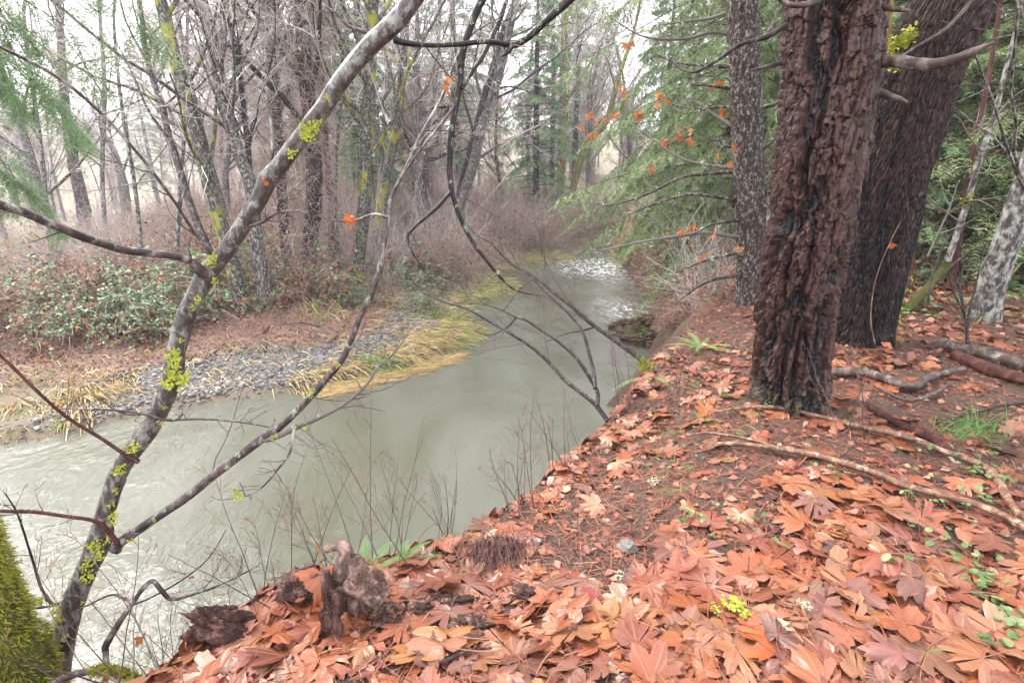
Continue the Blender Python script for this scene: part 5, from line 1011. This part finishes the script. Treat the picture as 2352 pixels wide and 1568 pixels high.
for q in range(6):
    k_ = ti == q; P_ = drop(*rest[k_].T, .003); M_ = rot_to(np.array([0, 0, 1.])+r.normal(size=(k_.sum(), 3))*.25, r.random(k_.sum())*6.28); stamp(g, chips[q], P_, M_, S[k_], r.random(k_.sum()))
g.build('gravel', MT['stone'], None, False, 'stuff')
# flat brown leaf litter under the alders
g = Geo(); cand = np.stack([-11+11*r.random(30000), 7+8*r.random(30000)], -1); d = sd_far(*cand.T); kk = (d > 1.7) & (d < 7.5); P_ = drop(*cand[kk].T, .010); leaflets(g, r, P_[:15000], .05, flat=.15); g.build('brown_leaf_litter', MT['floor_leaf'], kind='stuff')
for q in range(9):                   # driftwood sticks on the bar
    x, y = [(-5.2, 10.2), (-4.1, 10.9), (-6.4, 9.6), (-3.1, 9.4), (-2.2, 9.7), (-4.6, 11.9), (-7.2, 8.6), (-5.7, 11.3), (-2.7, 9.9)][q]; a = r.random()*3.1; L = .5+.7*r.random(); p0 = drop(x, y, .03)
    s_ = thing('driftwood_stick', ['grey driftwood stick lying on the brown leaf floor below the alders', 'grey stick lying among straw and stones on the far shore'][q in (3, 4, 8)], 'stick', (0, 0, 0), 'driftwood sticks on the far shore')
    limb([p0, p0+[math.cos(a)*L*.5, math.sin(a)*L*.5, .05], p0+[math.cos(a+.3)*L, math.sin(a+.3)*L, .02]], [.02, .017, .006], MT['wood_grey'], s_, 'stem', 7, 16, .2, q)
# mossy rocks at the foot of the near bank
g = Geo()
for q, (px, py, s, lab) in enumerate([(1432, 752, .34, 'wet dark rock with moss cushions jutting into the current'), (1462, 768, .36, 'mossy rock beside the one jutting into the current'), (1490, 785, .42, 'low mossy rock at the waterline below the fern'), (1478, 745, .4, 'dark rock at the foot of the steep bank'), (1448, 778, .22, 'small bright green mossy rock at the waterline')]):
    t = thing('mossy_rock', lab, 'rock'); p0 = at_z(px, py, .02); lump('rock', '', '', 0, 0, s, 'clod', 700+q, (1.2, .9, .5), 0, .75, t, 'rock', p0)
    g = Geo(); n = 700; dv = unit(r.normal(size=(n, 3))*[1, 1, .6]+[.2, 0, 1.1]); fur(g, r, p0+dv*[s*1.1, s*.85, s*.5], dv, .05, .008); g.build('moss', MT['green_moss'], t, kind='stuff')
# ------------------------------------------------------------------ floor of the near bank
r = np.random.default_rng(141)
LEAF = []; LBASE = []
for q in range(12):
    rq = np.random.default_rng(800+q); V, F, G = maple_leaf(rq, (.3, .62, .86, 1.), [.3, .4, .6, .9, 1.2, .35, .6, 1.6, .3, .5, 2.2, .7][q]); V = V-[0, .25, 0]; V[:, 2] -= np.percentile(V[:, 2], 20); LEAF.append(Geo().add(V, F, 0., G).mesh('maple_leaf', MT['leaf']))
    rq = np.random.default_rng(800+q); V, F, G = maple_leaf(rq, (.5, 1.), [.3, .4, .6, .9, 1.2, .35, .6, 1.4, .3, .5, 1.8, .7][q], stem=False); V = V-[0, .25, 0]; V[:, 2] -= np.percentile(V[:, 2], 20); LBASE.append((V, F, G))
def litter_density(x, y):
    n = fbm(x*1.25+3, y*1.25+8, 15, 3); d = sd_near(x, y)
    near = 1-smooth(1.75, 2.75, y+.15*np.abs(x-1.0)); bare = smooth(.42, .55, n)
    k = near*(.10+.90*bare)+.16*(1-near)*smooth(.45, .6, n)+.05
    k = k+.5*np.exp(-(d/.3)**2)*(y < 3.6)
    k *= 1-.85*np.exp(-(((x-.62)/.32)**2+((y-2.18)/.25)**2))          # bare patches of soil
    k *= 1-.8*np.exp(-(((x-.15)/.3)**2+((y-1.95)/.14)**2)); k *= 1-.75*np.exp(-(((x-1.9)/.35)**2+((y-1.9)/.16)**2)); k *= 1-.7*np.exp(-(((x-.9)/.5)**2+((y-2.75)/.3)**2)); k *= np.where((y > 5.2) & (x < 4.2), .25, 1.)
    k *= 1-.8*np.exp(-(((x-.25)/.22)**2+((y-1.33)/.10)**2)); k *= 1-.7*np.exp(-(((x-1.15)/.3)**2+((y-1.85)/.14)**2)); k *= 1-.6*smooth(2.2, 3.4, x)*smooth(1.9, 2.6, y)
    return np.clip(k, 0, 1)*(d > -.22)
cand = np.stack([-2.2+8.6*r.random(90000), .75+8.5*r.random(90000)], -1); w = litter_density(*cand.T)
cand = cand[r.random(len(cand)) < w]; dist = np.hypot(*cand.T); inview = (np.abs(cand[:, 0]) < cand[:, 1]*1.2+.6); cand = cand[inview][:2000]
size = .072+.060*r.random(len(cand)); size *= np.where(r.random(len(cand)) < .28, .55, 1.)
P3 = drop(*cand.T); N3 = normal(*cand.T); yaw = r.random(len(cand))*6.28; layer = r.random(len(cand))
N3 = unit(N3+r.normal(size=N3.shape)*(.05+.13*layer[:, None])); P3[:, 2] += .004+.016*layer
app = size/np.maximum(np.linalg.norm(P3-CAM, axis=1), .3)*(P3[:, 1] > 1.0); order = np.argsort(-app*(.6+.4*layer)); ind = order[:300]; rest = order[300:]
LABS = ['flat fallen maple leaf lying orange and wet among others on the bank', 'curled fallen maple leaf lying orange and wet among others on the bank']
def leaf_zone(p_):
    x, y = p_[0], p_[1]
    if y > 2.9: return 'on the needle ground around the big fir foot'
    if x < -.45: return 'in the heap by the hooked root and bark slab'
    if x < .35: return 'between the hooked root and the overhanging tussock' if y > 1.65 else 'below the dark earth clods'
    if x < 1.1: return 'on the row beside the bare needle patch' if y > 1.75 else 'in front of the purplish red leaf'
    return 'below the smooth brown branch' if y > 1.85 else 'in the thick carpet around the mauve-brown leaf'
for q in ind:
    v = r.integers(12); M_ = rot_to(N3[q][None], np.array([yaw[q]]))[0]
    from mathutils import Matrix
    o = link('maple_leaf', LEAF[v]); o.matrix_world = Matrix.Translation([float(c) for c in P3[q]+[0, 0, .012]]) @ Matrix([[float(c) for c in row] for row in M_]).to_4x4() @ Matrix.Diagonal([float(size[q]*1.12*(.82+.32*r.random())), float(size[q]*1.12), float(size[q]*(.6+.8*r.random())), 1.])
    tag(o, ['flat', 'curled'][int(v in (3, 4, 7, 10, 11, 6))]+[' small', ' broad'][int(size[q] > .09)]+' fallen maple leaf '+leaf_zone(P3[q]), 'leaf', 'fallen maple leaves on the near bank')
g = Geo(); tt = r.integers(0, 12, len(rest))
for q in range(12):
    k_ = rest[tt == q]; stamp(g, LBASE[q], P3[k_], rot_to(N3[k_], yaw[k_]), size[k_], r.random(len(k_)))
g.build('leaf_litter', MT['leafs'], kind='stuff')
# conifer needles and crumbs of bark
g = Geo(); n = 42000; x = -1.8+8*r.random(n); y = .9+7*r.random(n)**1.35; k_ = (sd_near(x, y) > -.15) & (np.abs(x) < y*1.15+.5); x, y = x[k_], y[k_]; n = len(x); a = r.random(n)*6.28; L = .02+.045*r.random(n)**1.5; c = drop(x, y, .006+.012*r.random(n)[...] if False else .008); d = np.stack([np.cos(a), np.sin(a), r.normal(size=n)*.12], -1); sd = np.stack([-np.sin(a), np.cos(a), 0*a], -1)*(.0012+.001*r.random(n))[:, None]; c[:, 2] += r.random(n)*.012
V = np.stack([c-d*L[:, None]-sd, c-d*L[:, None]+sd, c+d*L[:, None]+sd, c+d*L[:, None]-sd], 1); V[:, :2, 2] += .002; o = np.arange(n)[:, None]*4; g.add(V, o+np.array([0, 1, 2, 3]), np.repeat(r.random(n), 4)); g.build('needle_litter', MT['needle_litter'], kind='stuff')
g = Geo(); n = 16000; x = -1.8+9*r.random(n); y = 1+8*r.random(n)**1.2; k_ = (sd_near(x, y) > -.2) & (np.abs(x) < y*1.15+.5); P_ = drop(x[k_], y[k_], .008); leaflets(g, r, P_, .042, flat=.22); g.build('bark_crumbs', MT['debris'], kind='stuff')
n = 5200; x = 1.5+9*r.random(n); y = 4.2+7*r.random(n); k_ = (sd_near(x, y) > -.1) & ((x > 3.8) | (y < 5.5)); g = Geo(); leaflets(g, r, drop(x[k_], y[k_], .015), .085, flat=.22); g.build('far_leaf_litter', MT['debris'], kind='stuff')

# ------------------------------------------------------------------ fallen branches
def on_ground(px, lift):
    out = []
    for x, y in px: p_ = hit(x, y)[0]; out.append(p_+[0, 0, lift])
    return out
FB = [('weathered grey fallen branch with a crook, lying between the two big trunks', [(1905, 868), (1967, 866), (2022, 877), (2062, 895), (2099, 899), (2135, 877), (2209, 858)], [.030, .036, .036, .034, .030, .028, .016], 'wood_grey', .03),
      ('long thin brown branch lying in front of the big fir foot', [(1637, 958), (1725, 947), (1802, 951), (1875, 969), (1967, 991), (2077, 1017), (2150, 1045), (2223, 1072), (2270, 1100), (2290, 1122), (2304, 1155), (2337, 1204)], [.007, .010, .012, .013, .014, .015, .016, .017, .022, .018, .017, .014], 'stick', .025),
      ('smooth brown branch sweeping across the leaves to the picture edge', [(1593, 1056), (1625, 1046), (1659, 1034), (1769, 1043), (1857, 1059), (1930, 1078), (2003, 1103), (2077, 1133), (2132, 1147), (2187, 1163), (2260, 1186), (2352, 1232), (2420, 1262)], [.008, .010, .012, .014, .016, .017, .017, .016, .015, .015, .016, .017, .016], 'stick', .03),
      ('forked twig joining the smooth brown branch', [(1572, 1012), (1620, 1006), (1680, 1014), (1740, 1028), (1790, 1045)], [.005, .006, .008, .010, .011], 'stick', .02),
      ('reddish-barked dead limb lying half under maple leaves', [(1989, 939), (2018, 961), (2077, 994), (2132, 1016), (2170, 1042)], [.022, .024, .024, .026, .028], 'bark_red', .02),
      ('split rust-red log on the dark ground beside the pale tree', [(2190, 825), (2260, 858), (2320, 875), (2400, 900)], [.045, .05, .045, .04], 'bark_red', .03),
      ('grey mossy plank of wood behind the split log', [(2150, 800), (2223, 818), (2297, 837), (2360, 856)], [.05, .06, .06, .04], 'wood_grey', .02),
      ('thin dark stick on the leaves below the pale tree', [(2150, 985), (2230, 960), (2310, 940), (2352, 938)], [.006, .008, .010, .010], 'bark_dark', .02),
      ('short twig lying across orange leaves in the middle of the bank', [(1752, 1110), (1800, 1135), (1885, 1178)], [.004, .006, .005], 'stick', .03),
      ('dead grey twig lying by the bark chunks at the lower edge of the bank', [(1010, 1545), (1075, 1518), (1130, 1510)], [.004, .005, .003], 'bark_dark', .03),
      ('thin stick lying behind the big fir on the dark soil', [(2010, 900), (2080, 930), (2140, 915), (2180, 890)], [.01, .012, .012, .008], 'wood_grey', .02)]
for q, (lab, px, rd, mt, lift) in enumerate(FB):
    t = thing('fallen_branch', lab, 'branch'); limb(on_ground(px, lift*.6+.028), [q_*1.05 for q_ in rd], MT[mt], t, 'limb', 16, 90, .34, q)
    if q in (0, 1, 2, 4):
        g = Geo(); Pm = catmull(on_ground(px, lift), 16)[None]
        for (P_, R_) in grow(r, Pm, np.full((1, 16), .008), [(4, .16, 50, .05, .12, 5, .1, .6)]): tubes(g, P_, R_, 5, r.random(len(P_)))
        g.build('twigs', MT['twig_dark'], t, kind='stuff')
# ------------------------------------------------------------------ driftwood root, rotten stumps, clods
def tdep(x, y): q_ = hit(x, y)[0]-CAM; return q_[1]*cp-q_[2]*sp
tt_ = tdep(815, 1425)-.02; print('root depth', tt_, tdep(772, 1470), tdep(505, 1465), tdep(690, 1400))
root = lump('driftwood_root', 'gnarled brown root block with a hooked horn standing on the bank edge', 'root', 0, 0, .093, 'root', 5, (1.05, .8, 1.45), .0, .8, p0=at(822, 1352, tt_))
limb([at(x_, y_, tt_-.04+d_) for x_, y_, d_ in ((788, 1345, .02), (778, 1312, 0), (790, 1284, 0), (796, 1268, 0), (785, 1255, 0), (768, 1253, .01), (750, 1262, .02))], [.034, .027, .026, .025, .023, .021, .014], MT['root'], root, 'hook', 16, 40, .18, 4)
st = lump('rotten_stump', 'upright splinter of dark red rotten wood beside the hooked root', 'stump', 0, 0, .05, 'rot', 9, (.8, .7, 2.2), 0, .7, p0=at(762, 1400, tdep(772, 1470)))
limb([at(x_, y_, tdep(772, 1470)) for x_, y_ in ((745, 1312), (752, 1350), (765, 1420), (772, 1475))], [.02, .026, .03, .032], MT['rot'], st, 'splinter', 12, 30, .4, 6)
st = lump('bark_slab', 'broad slab of dark rotten bark sticking out behind the leaf heap', 'bark', 0, 0, .082, 'rot', 12, (1.5, .6, .95), 0, .7, p0=at(505, 1438, tdep(505, 1480)))
st = lump('bark_lump', 'lump of dark rotten wood between the leaf heap and the hooked root', 'bark', 0, 0, .075, 'rot', 14, (1.1, .8, .95), 0, .7, p0=at(690, 1352, tdep(690, 1400)))
for q, (px, py, s, lab, m_, sc) in enumerate([(895, 1420, .062, 'round dark clod of crumbly earth below the hooked root', 'clod', (1, 1, .8)), (955, 1405, .045, 'flat black piece of charred bark beside the round clod', 'rot', (1.3, .7, .45)), (1205, 1370, .05, 'black charred bark chip lying on the needle patch', 'rot', (1.1, .9, .5)), (1040, 1390, .05, 'small heap of dark earth between orange leaves', 'clod', (1.5, 1, .55)), (1080, 1440, .05, 'wide dark earth clod in the middle of the leaf carpet', 'clod', (1.7, 1, .6)), (960, 1470, .035, 'small dark clod with a pale lichen crumb', 'clod', (1.4, .8, .6)),
                                              (1442, 1262, .045, 'rounded pale stone half sunk in the needle patch', 'stone', (1.2, .9, .55)), (1150, 1270, .07, 'overhanging tussock of dead grass roots at the brink of the bank', 'clod', (1.7, 1., .8)), (960, 1342, .028, 'little grey stone among leaves under the bank edge', 'stone', (1.2, .9, .6)), (1965, 1500, .022, 'small dark slate pebble lying on orange leaves', 'stone', (1.6, .7, .4)), (1815, 1402, .016, 'tiny dark pebble on the needle patch', 'stone', (1, .9, .6))]):
    lump('earth_clod' if m_ == 'clod' else ('stone' if m_ == 'stone' else 'bark_chip'), lab, {'clod': 'clod', 'stone': 'stone', 'rot': 'bark'}[m_], px, py, s, m_, 30+q, sc, .25, .3 if m_ == 'stone' else .75)
# roots hanging from the tussock
t = thing('dangling_roots', 'bundle of dangling dead roots under the tussock on the bank edge', 'roots'); g = Geo(); n = 240; c0 = hit(1150, 1275)[0]; b_ = c0+np.stack([r.normal(size=n)*.11, r.normal(size=n)*.04, .07+.03*r.random(n)], -1); Q = [b_]; cur = np.tile([.1, -.6, -.5], (n, 1))+r.normal(size=(n, 3))*.4
for q in range(5): cur = unit(cur+r.normal(size=(n, 3))*.2-[0, 0, .2]); Q.append(Q[-1]+cur*.035)
tubes(g, np.stack(Q, 1), np.full((n, 6), .0018), 3, r.random(n)); g.build('strands', MT['twig_maroon'], t, kind='stuff')
# ------------------------------------------------------------------ ferns, herbs, cones
def frond(g, r, p0, d, L, pin=20, w=.16, rnd=.5):
    n = pin; t = np.linspace(0, 1, n); d = unit(np.array(d, float)); h = np.array([d[0], d[1], 0.]); P = p0+np.outer(t*L, d)-np.outer(t**2*L*.45, [0, 0, 1.])+np.outer(t**2*L*.2, h); sd = unit(np.cross(d, [0, 0, 1.])); tubes(g, P[None], np.linspace(.0035, .001, n)[None], 3, [rnd])
    for sg in (-1, 1):
        l = L*w*np.sin(np.pi*(t*.86+.12))**.8; tip = P+sd*sg*l[:, None]+np.gradient(P, axis=0)/np.linalg.norm(np.gradient(P, axis=0), axis=1)[:, None]*l[:, None]*.35-np.outer(l*.15, [0, 0, 1]); a = np.gradient(P, axis=0)*.30
        V = np.stack([P-a, P+a, tip*.4+P*.6+a*.9, tip, tip*.4+P*.6-a*.9], 1); o = np.arange(n)[:, None]*5; F = np.concatenate([o+[0, 1, 2], o+[0, 2, 4], o+[4, 2, 3]]); g.add(V, F, np.repeat(np.clip(rnd+r.normal(size=n)*.08, 0, 1), 5))
for q, (px, py, lab, nf, L, yl, dirs) in enumerate([(1612, 800, 'sword fern with yellowing fronds on the bank between the river and the big fir', 11, .42, .6, None), (835, 1320, 'arching green fern behind the hooked root', 5, .26, .3, [(-.5, .4, .75), (.3, .5, .6), (-.1, .6, .8), (.5, .2, .5), (-.7, .1, .5)]), (905, 1305, 'upright bright fern sprig on the bank edge', 4, .24, .2, [(.5, .3, .8), (.7, .2, .6), (.2, .4, .9), (.3, .3, 1)]), (1490, 862, 'small fern hanging at the foot of the mossy stem', 4, .35, .5, [(-.7, -.3, .2), (-.5, -.5, .1), (.2, -.5, .3), (-.2, -.6, .4)]), (2325, 668, 'low green fern in the background behind the pale tree', 9, .6, .3, None), (2352, 690, 'low green fern half cut by the picture edge', 8, .5, .35, None)]):
    t = thing('fern', lab, 'fern'); p0 = hit(px, py)[0]; rq = np.random.default_rng(900+q)
    for f in range(nf):
        a = f*2*math.pi/nf+rq.random()*.5; d = dirs[f] if dirs else (math.cos(a), math.sin(a), .55+.4*rq.random()); g = Geo(); frond(g, rq, p0-[0, 0, .02], d, L*(.75+.4*rq.random()), 34, .115, min(1, yl*rq.random()*1.6)); g.build('frond', MT['fern'], t)
def herb(px, py, n, s, seed, lab, mat='herb', spread=.1, size=.035):
    rq = np.random.default_rng(seed); p0 = hit(px, py)[0]; t = thing('ground_herb', lab, 'plant', (0, 0, 0), 'small green herbs on the near bank'); g = Geo(); xy = p0[:2]+rq.normal(size=(n, 2))*[spread*1.5, spread]; P_ = drop(xy[:, 0], xy[:, 1], 0.); top = P_+np.stack([rq.normal(size=n)*.01, rq.normal(size=n)*.01, .02+.05*rq.random(n)], -1)
    tubes(g, np.stack([P_, top], 1), np.full((n, 2), .0012), 3, rq.random(n)); g.build('stems', MT[mat], t, kind='stuff'); g = Geo(); k = 8; an = np.arange(k)*2*math.pi/k
    for q in range(n):
        for m_ in range(3):
            a0 = m_*2.1+rq.random()*6; c = top[q]+np.array([math.cos(a0), math.sin(a0), .0])*size*.55; R_ = size*(.4+.3*rq.random()); tl = rq.normal(size=2)*.35; x_ = np.cos(an)*R_; y_ = np.sin(an)*R_; V = np.stack([c[0]+x_, c[1]+y_, c[2]+tl[0]*x_+tl[1]*y_], -1); V = np.vstack([c-[0, 0, .003], V]); g.add(V, np.array([(0, 1+i_, 1+(i_+1) % k) for i_ in range(k)]), rq.random())
    g.build('leaves', MT[mat], t, kind='stuff')
for q, (px, py, n, sp_, sz, lab) in enumerate([(2235, 1105, 26, .10, .030, 'trailing round-leaved herb by the knotted end of the long branch'), (2195, 1290, 14, .07, .030, 'patch of blue-green herb leaves below the branches'), (2270, 1385, 16, .08, .032, 'scattered round green leaves beside the big orange leaves'), (2300, 1460, 14, .07, .036, 'pale lime seedling cluster near the lower corner'), (2130, 1190, 16, .07, .024, 'yellow-green moss-like herb under the smooth branch'), (2190, 1050, 14, .08, .026, 'small herb leaves between the two long branches'), (1930, 1095, 7, .05, .022, 'tiny herb sprouting in front of the smooth branch'), (1600, 1205, 6, .04, .028, 'small pale-green seedling on the needle patch left of the leaf carpet'), (1720, 1225, 10, .08, .02, 'low green seedlings in the needle patch'), (2150, 700, 22, .25, .085, 'bright green broad-leaved seedlings behind the charred tree'), (2230, 690, 14, .2, .08, 'bright green broad-leaved seedlings in front of the green thicket'), (2090, 725, 12, .15, .07, 'green seedlings at the edge of the charred trunk'), (2340, 740, 10, .15, .07, 'green seedlings right of the pale tree foot'), (1700, 960, 18, .1, .02, 'yellowish moss herbs left of the big fir foot'), (1560, 985, 20, .12, .018, 'mossy green speckles on the bank slope'), (1545, 1080, 14, .1, .018, 'sparse green sprouts on the slope above the leaf fringe')]):
    herb(px, py, n, 1, 950+q, lab, 'herb', sp_, sz*.72)
t = tag(Geo().build('grass_tuft', None) if False else link('grass_tuft', None), 'tuft of fresh green grass on the dark ground right of the big fir', 'grass', None); g = Geo()
for (px, py, n, L) in [(2240, 985, 90, .20), (2190, 1000, 50, .16), (2270, 1010, 40, .15)]:
    p0 = hit(px, py)[0]; xy = p0[:2]+r.normal(size=(n, 2))*.06; blades(g, r, drop(xy[:, 0], xy[:, 1]), np.zeros((n, 3)), L*(.6+.8*r.random(n)), .0035, 5, r.random(n)*.5, .7, .35)
g.build('blades', MT['fern'], t, kind='stuff')
g = Geo()
for (px, py, n, L) in [(1795, 1270, 2, .2), (1830, 1345, 3, .22), (1900, 1360, 2, .2), (1870, 1555, 2, .12), (1510, 1060, 6, .1), (1620, 970, 8, .12), (1660, 920, 12, .14), (2300, 1440, 3, .14), (1590, 890, 14, .16), (1700, 1000, 5, .1), (1990, 1440, 3, .12), (2155, 1535, 3, .1)]:
    p0 = hit(px, py)[0]; xy = p0[:2]+r.normal(size=(n, 2))*.05; blades(g, r, drop(xy[:, 0], xy[:, 1], .015), np.tile([.8, -.8, 0], (n, 1))*r.choice([-1, 1], (n, 1)), L*(.6+.8*r.random(n)), .0035, 5, r.random(n)*.5, .5, .35)
g.build('stray_grass', MT['fern'], kind='stuff')
def cone(px, py, s, yaw, lab):
    t = thing('fir_cone', lab, 'cone'); p0 = hit(px, py)[0]+[0, 0, s*.5]; g = Geo(); d = np.array([math.cos(yaw), math.sin(yaw), .1]); ax = np.cross(d, [0, 0, 1.]); ay = np.cross(d, ax)
    for q in range(70):
        f = q/70; a = q*2.4; rr = s*.42*math.sin(math.pi*(.12+.82*f)); c = p0+d*s*2.4*(f-.5)+(ax*math.cos(a)+ay*math.sin(a))*rr; o_ = (ax*math.cos(a)+ay*math.sin(a)); tn = -ax*math.sin(a)+ay*math.cos(a); V = np.array([c-tn*s*.16, c+tn*s*.16, c+d*s*.30+o_*s*.10+tn*s*.12, c+d*s*.34+o_*s*.08, c+d*s*.30+o_*s*.10-tn*s*.12]); g.add(V, np.array([(0, 1, 2), (0, 2, 4), (4, 2, 3)]), .1+.3*((q*7) % 10)/10)
    g.build('scales', MT['debris'], t, kind='stuff'); g = Geo(); sweep(g, [p0-d*s*1.2, p0, p0+d*s*1.25], [s*.2, s*.38, s*.1], 10, 10); g.build('core', MT['rot'], t)
cone(1566, 1297, .030, 2.2, 'brown fir cone lying on the bare soil patch'); cone(1642, 1395+20, .024, .6, 'small dark fir cone at the edge of the reddish leaf'); cone(980, 1385, .022, 1.2, 'little grey cone between leaves below the tussock')
# the reddish leaf and other picked-out leaves
def show_leaf(px, py, s, v, yaw, lab, col, tilt=(0, 0, 1), lift=.02, name='maple_leaf'):
    col = tuple(c*.68 for c in col); m = Mat('leaf_'+lab.split()[0], .4, .4); n_ = m.noise(m.coord(), 14, 5, .6); m.color(m.mix(m.math('MULTIPLY', m.attr('grd'), .5), m.mix(n_, tuple(c*.75 for c in col), tuple(min(1, c*1.25) for c in col)), tuple(min(1, c*1.5) for c in col))); p0 = hit(px, py)[0]+[0, 0, lift]
    me = LEAF[v].copy(); me.materials.clear(); me.materials.append(translucent(m, .12).m); M_ = rot_to(np.array([tilt], float), np.array([yaw]))[0]; o = link(name, me); o.matrix_world = Matrix.Translation([float(c) for c in p0]) @ Matrix([[float(c) for c in row] for row in M_]).to_4x4() @ Matrix.Scale(s, 4); tag(o, lab, 'leaf')
show_leaf(1365, 1400, .10, 3, 2.6, 'purplish red maple leaf on the needle patch in the middle of the bank', (.30, .065, .055), (0, -.15, 1), .03)
show_leaf(745, 1395, .125, 4, 3.3, 'upright russet maple leaf leaning against the rotten splinter', (.46, .14, .05), (.1, -.85, .6), .12)
show_leaf(1760, 1480, .15, 1, 1.2, 'large red-orange maple leaf at the lower picture edge', (.56, .13, .045), (0, 0, 1), .035)
show_leaf(1360, 1175, .11, 2, 1.9, 'glossy pinkish tan maple leaf perched above the pale leaf row', (.55, .26, .17), (.1, -.3, 1), .04)
show_leaf(1615, 950, .12, 6, .4, 'folded orange leaf on the slope left of the big fir', (.60, .22, .09), (.2, -.5, .8), .04)
show_leaf(2040, 1510, .11, 7, .4, 'dull mauve-brown maple leaf among the bright orange ones', (.28, .12, .10), (.1, -.1, 1), .035)
show_leaf(550, 1480, .11, 9, 4.2, 'long folded pinkish leaf in front of the bark slab', (.50, .20, .15), (-.2, -.4, .8), .03)
# crumbs of yellow and pale lichen on the ground
for q, (px, py, s, m_, lab) in enumerate([(1640, 1418, .020, 'lichen', 'small scrap of yellow lichen on the leaves'), (1690, 1412, .045, 'lichen', 'bright yellow-green lichen lying on the orange leaves'), (1845, 1410, .022, 'pale_lichen', 'white lichen crumb on the needle patch'), (1420, 1340, .022, 'pale_lichen', 'pale lichen crumb beside the pale leaf row'), (1500, 1120, .028, 'pale_lichen', 'pale green lichen tuft on the bank slope'), (2190, 1075, .02, 'pale_lichen', 'white lichen crumb between the branches'), (1850, 1035, .02, 'pale_lichen', 'pale lichen scrap behind the smooth branch')]):
    t = thing('lichen_scrap', lab, 'lichen'); p0 = hit(px, py)[0]+[0, 0, .035]; rosette(t, p0, s, r, m_, (0, 0, 1))

# ------------------------------------------------------------------ damp air
hz = Geo(); hv = np.array([(a, b, c) for a in (-430, 430) for b in (-30, 530) for c in (-2, 62)], float)
hz.add(hv, np.array([(0, 1, 3, 2), (4, 6, 7, 5), (0, 4, 5, 1), (2, 3, 7, 6), (0, 2, 6, 4), (1, 5, 7, 3)]))
hm = bpy.data.materials.new('damp_air'); hm.use_nodes = True; hm.node_tree.nodes.clear(); ho = hm.node_tree.nodes.new('ShaderNodeOutputMaterial'); hp = hm.node_tree.nodes.new('ShaderNodeVolumePrincipled')
hp.inputs['Color'].default_value = (.95, .96, 1, 1); hp.inputs['Density'].default_value = .0016; hp.inputs['Anisotropy'].default_value = .2; hm.node_tree.links.new(hp.outputs[0], ho.inputs['Volume'])
hz.build('haze', hm, None, False, 'stuff')
# every tree, shrub and stick gets its origin at its own foot
for o in list(bpy.data.objects):
    if o.parent is None and o.type == 'EMPTY' and tuple(o.location) == (0, 0, 0):
        ch = [c for c in o.children if c.type == 'MESH' and tuple(c.location) == (0, 0, 0)]
        if not ch: continue
        co = np.zeros(len(ch[0].data.vertices)*3, np.float32); ch[0].data.vertices.foreach_get('co', co); co = co.reshape(-1, 3)
        lo_ = co[co[:, 2] <= np.percentile(co[:, 2], 3)].mean(0); o.location = [float(q) for q in lo_]
        for c in o.children: c.location = [float(a-b) for a, b in zip(c.location, lo_)]
tris = 0; seen = set()
for o in bpy.data.objects:
    if o.type == 'MESH' and o.data.name not in seen: seen.add(o.data.name); tris += sum(len(p_.vertices)-2 for p_ in o.data.polygons) if len(o.data.polygons) < 0 else len(o.data.loops)-2*len(o.data.polygons)
print('TRIS', tris)
for o in bpy.data.objects:
    if 'label' in o.keys(): o['label'] = o['label'].replace(' | ', ' ')
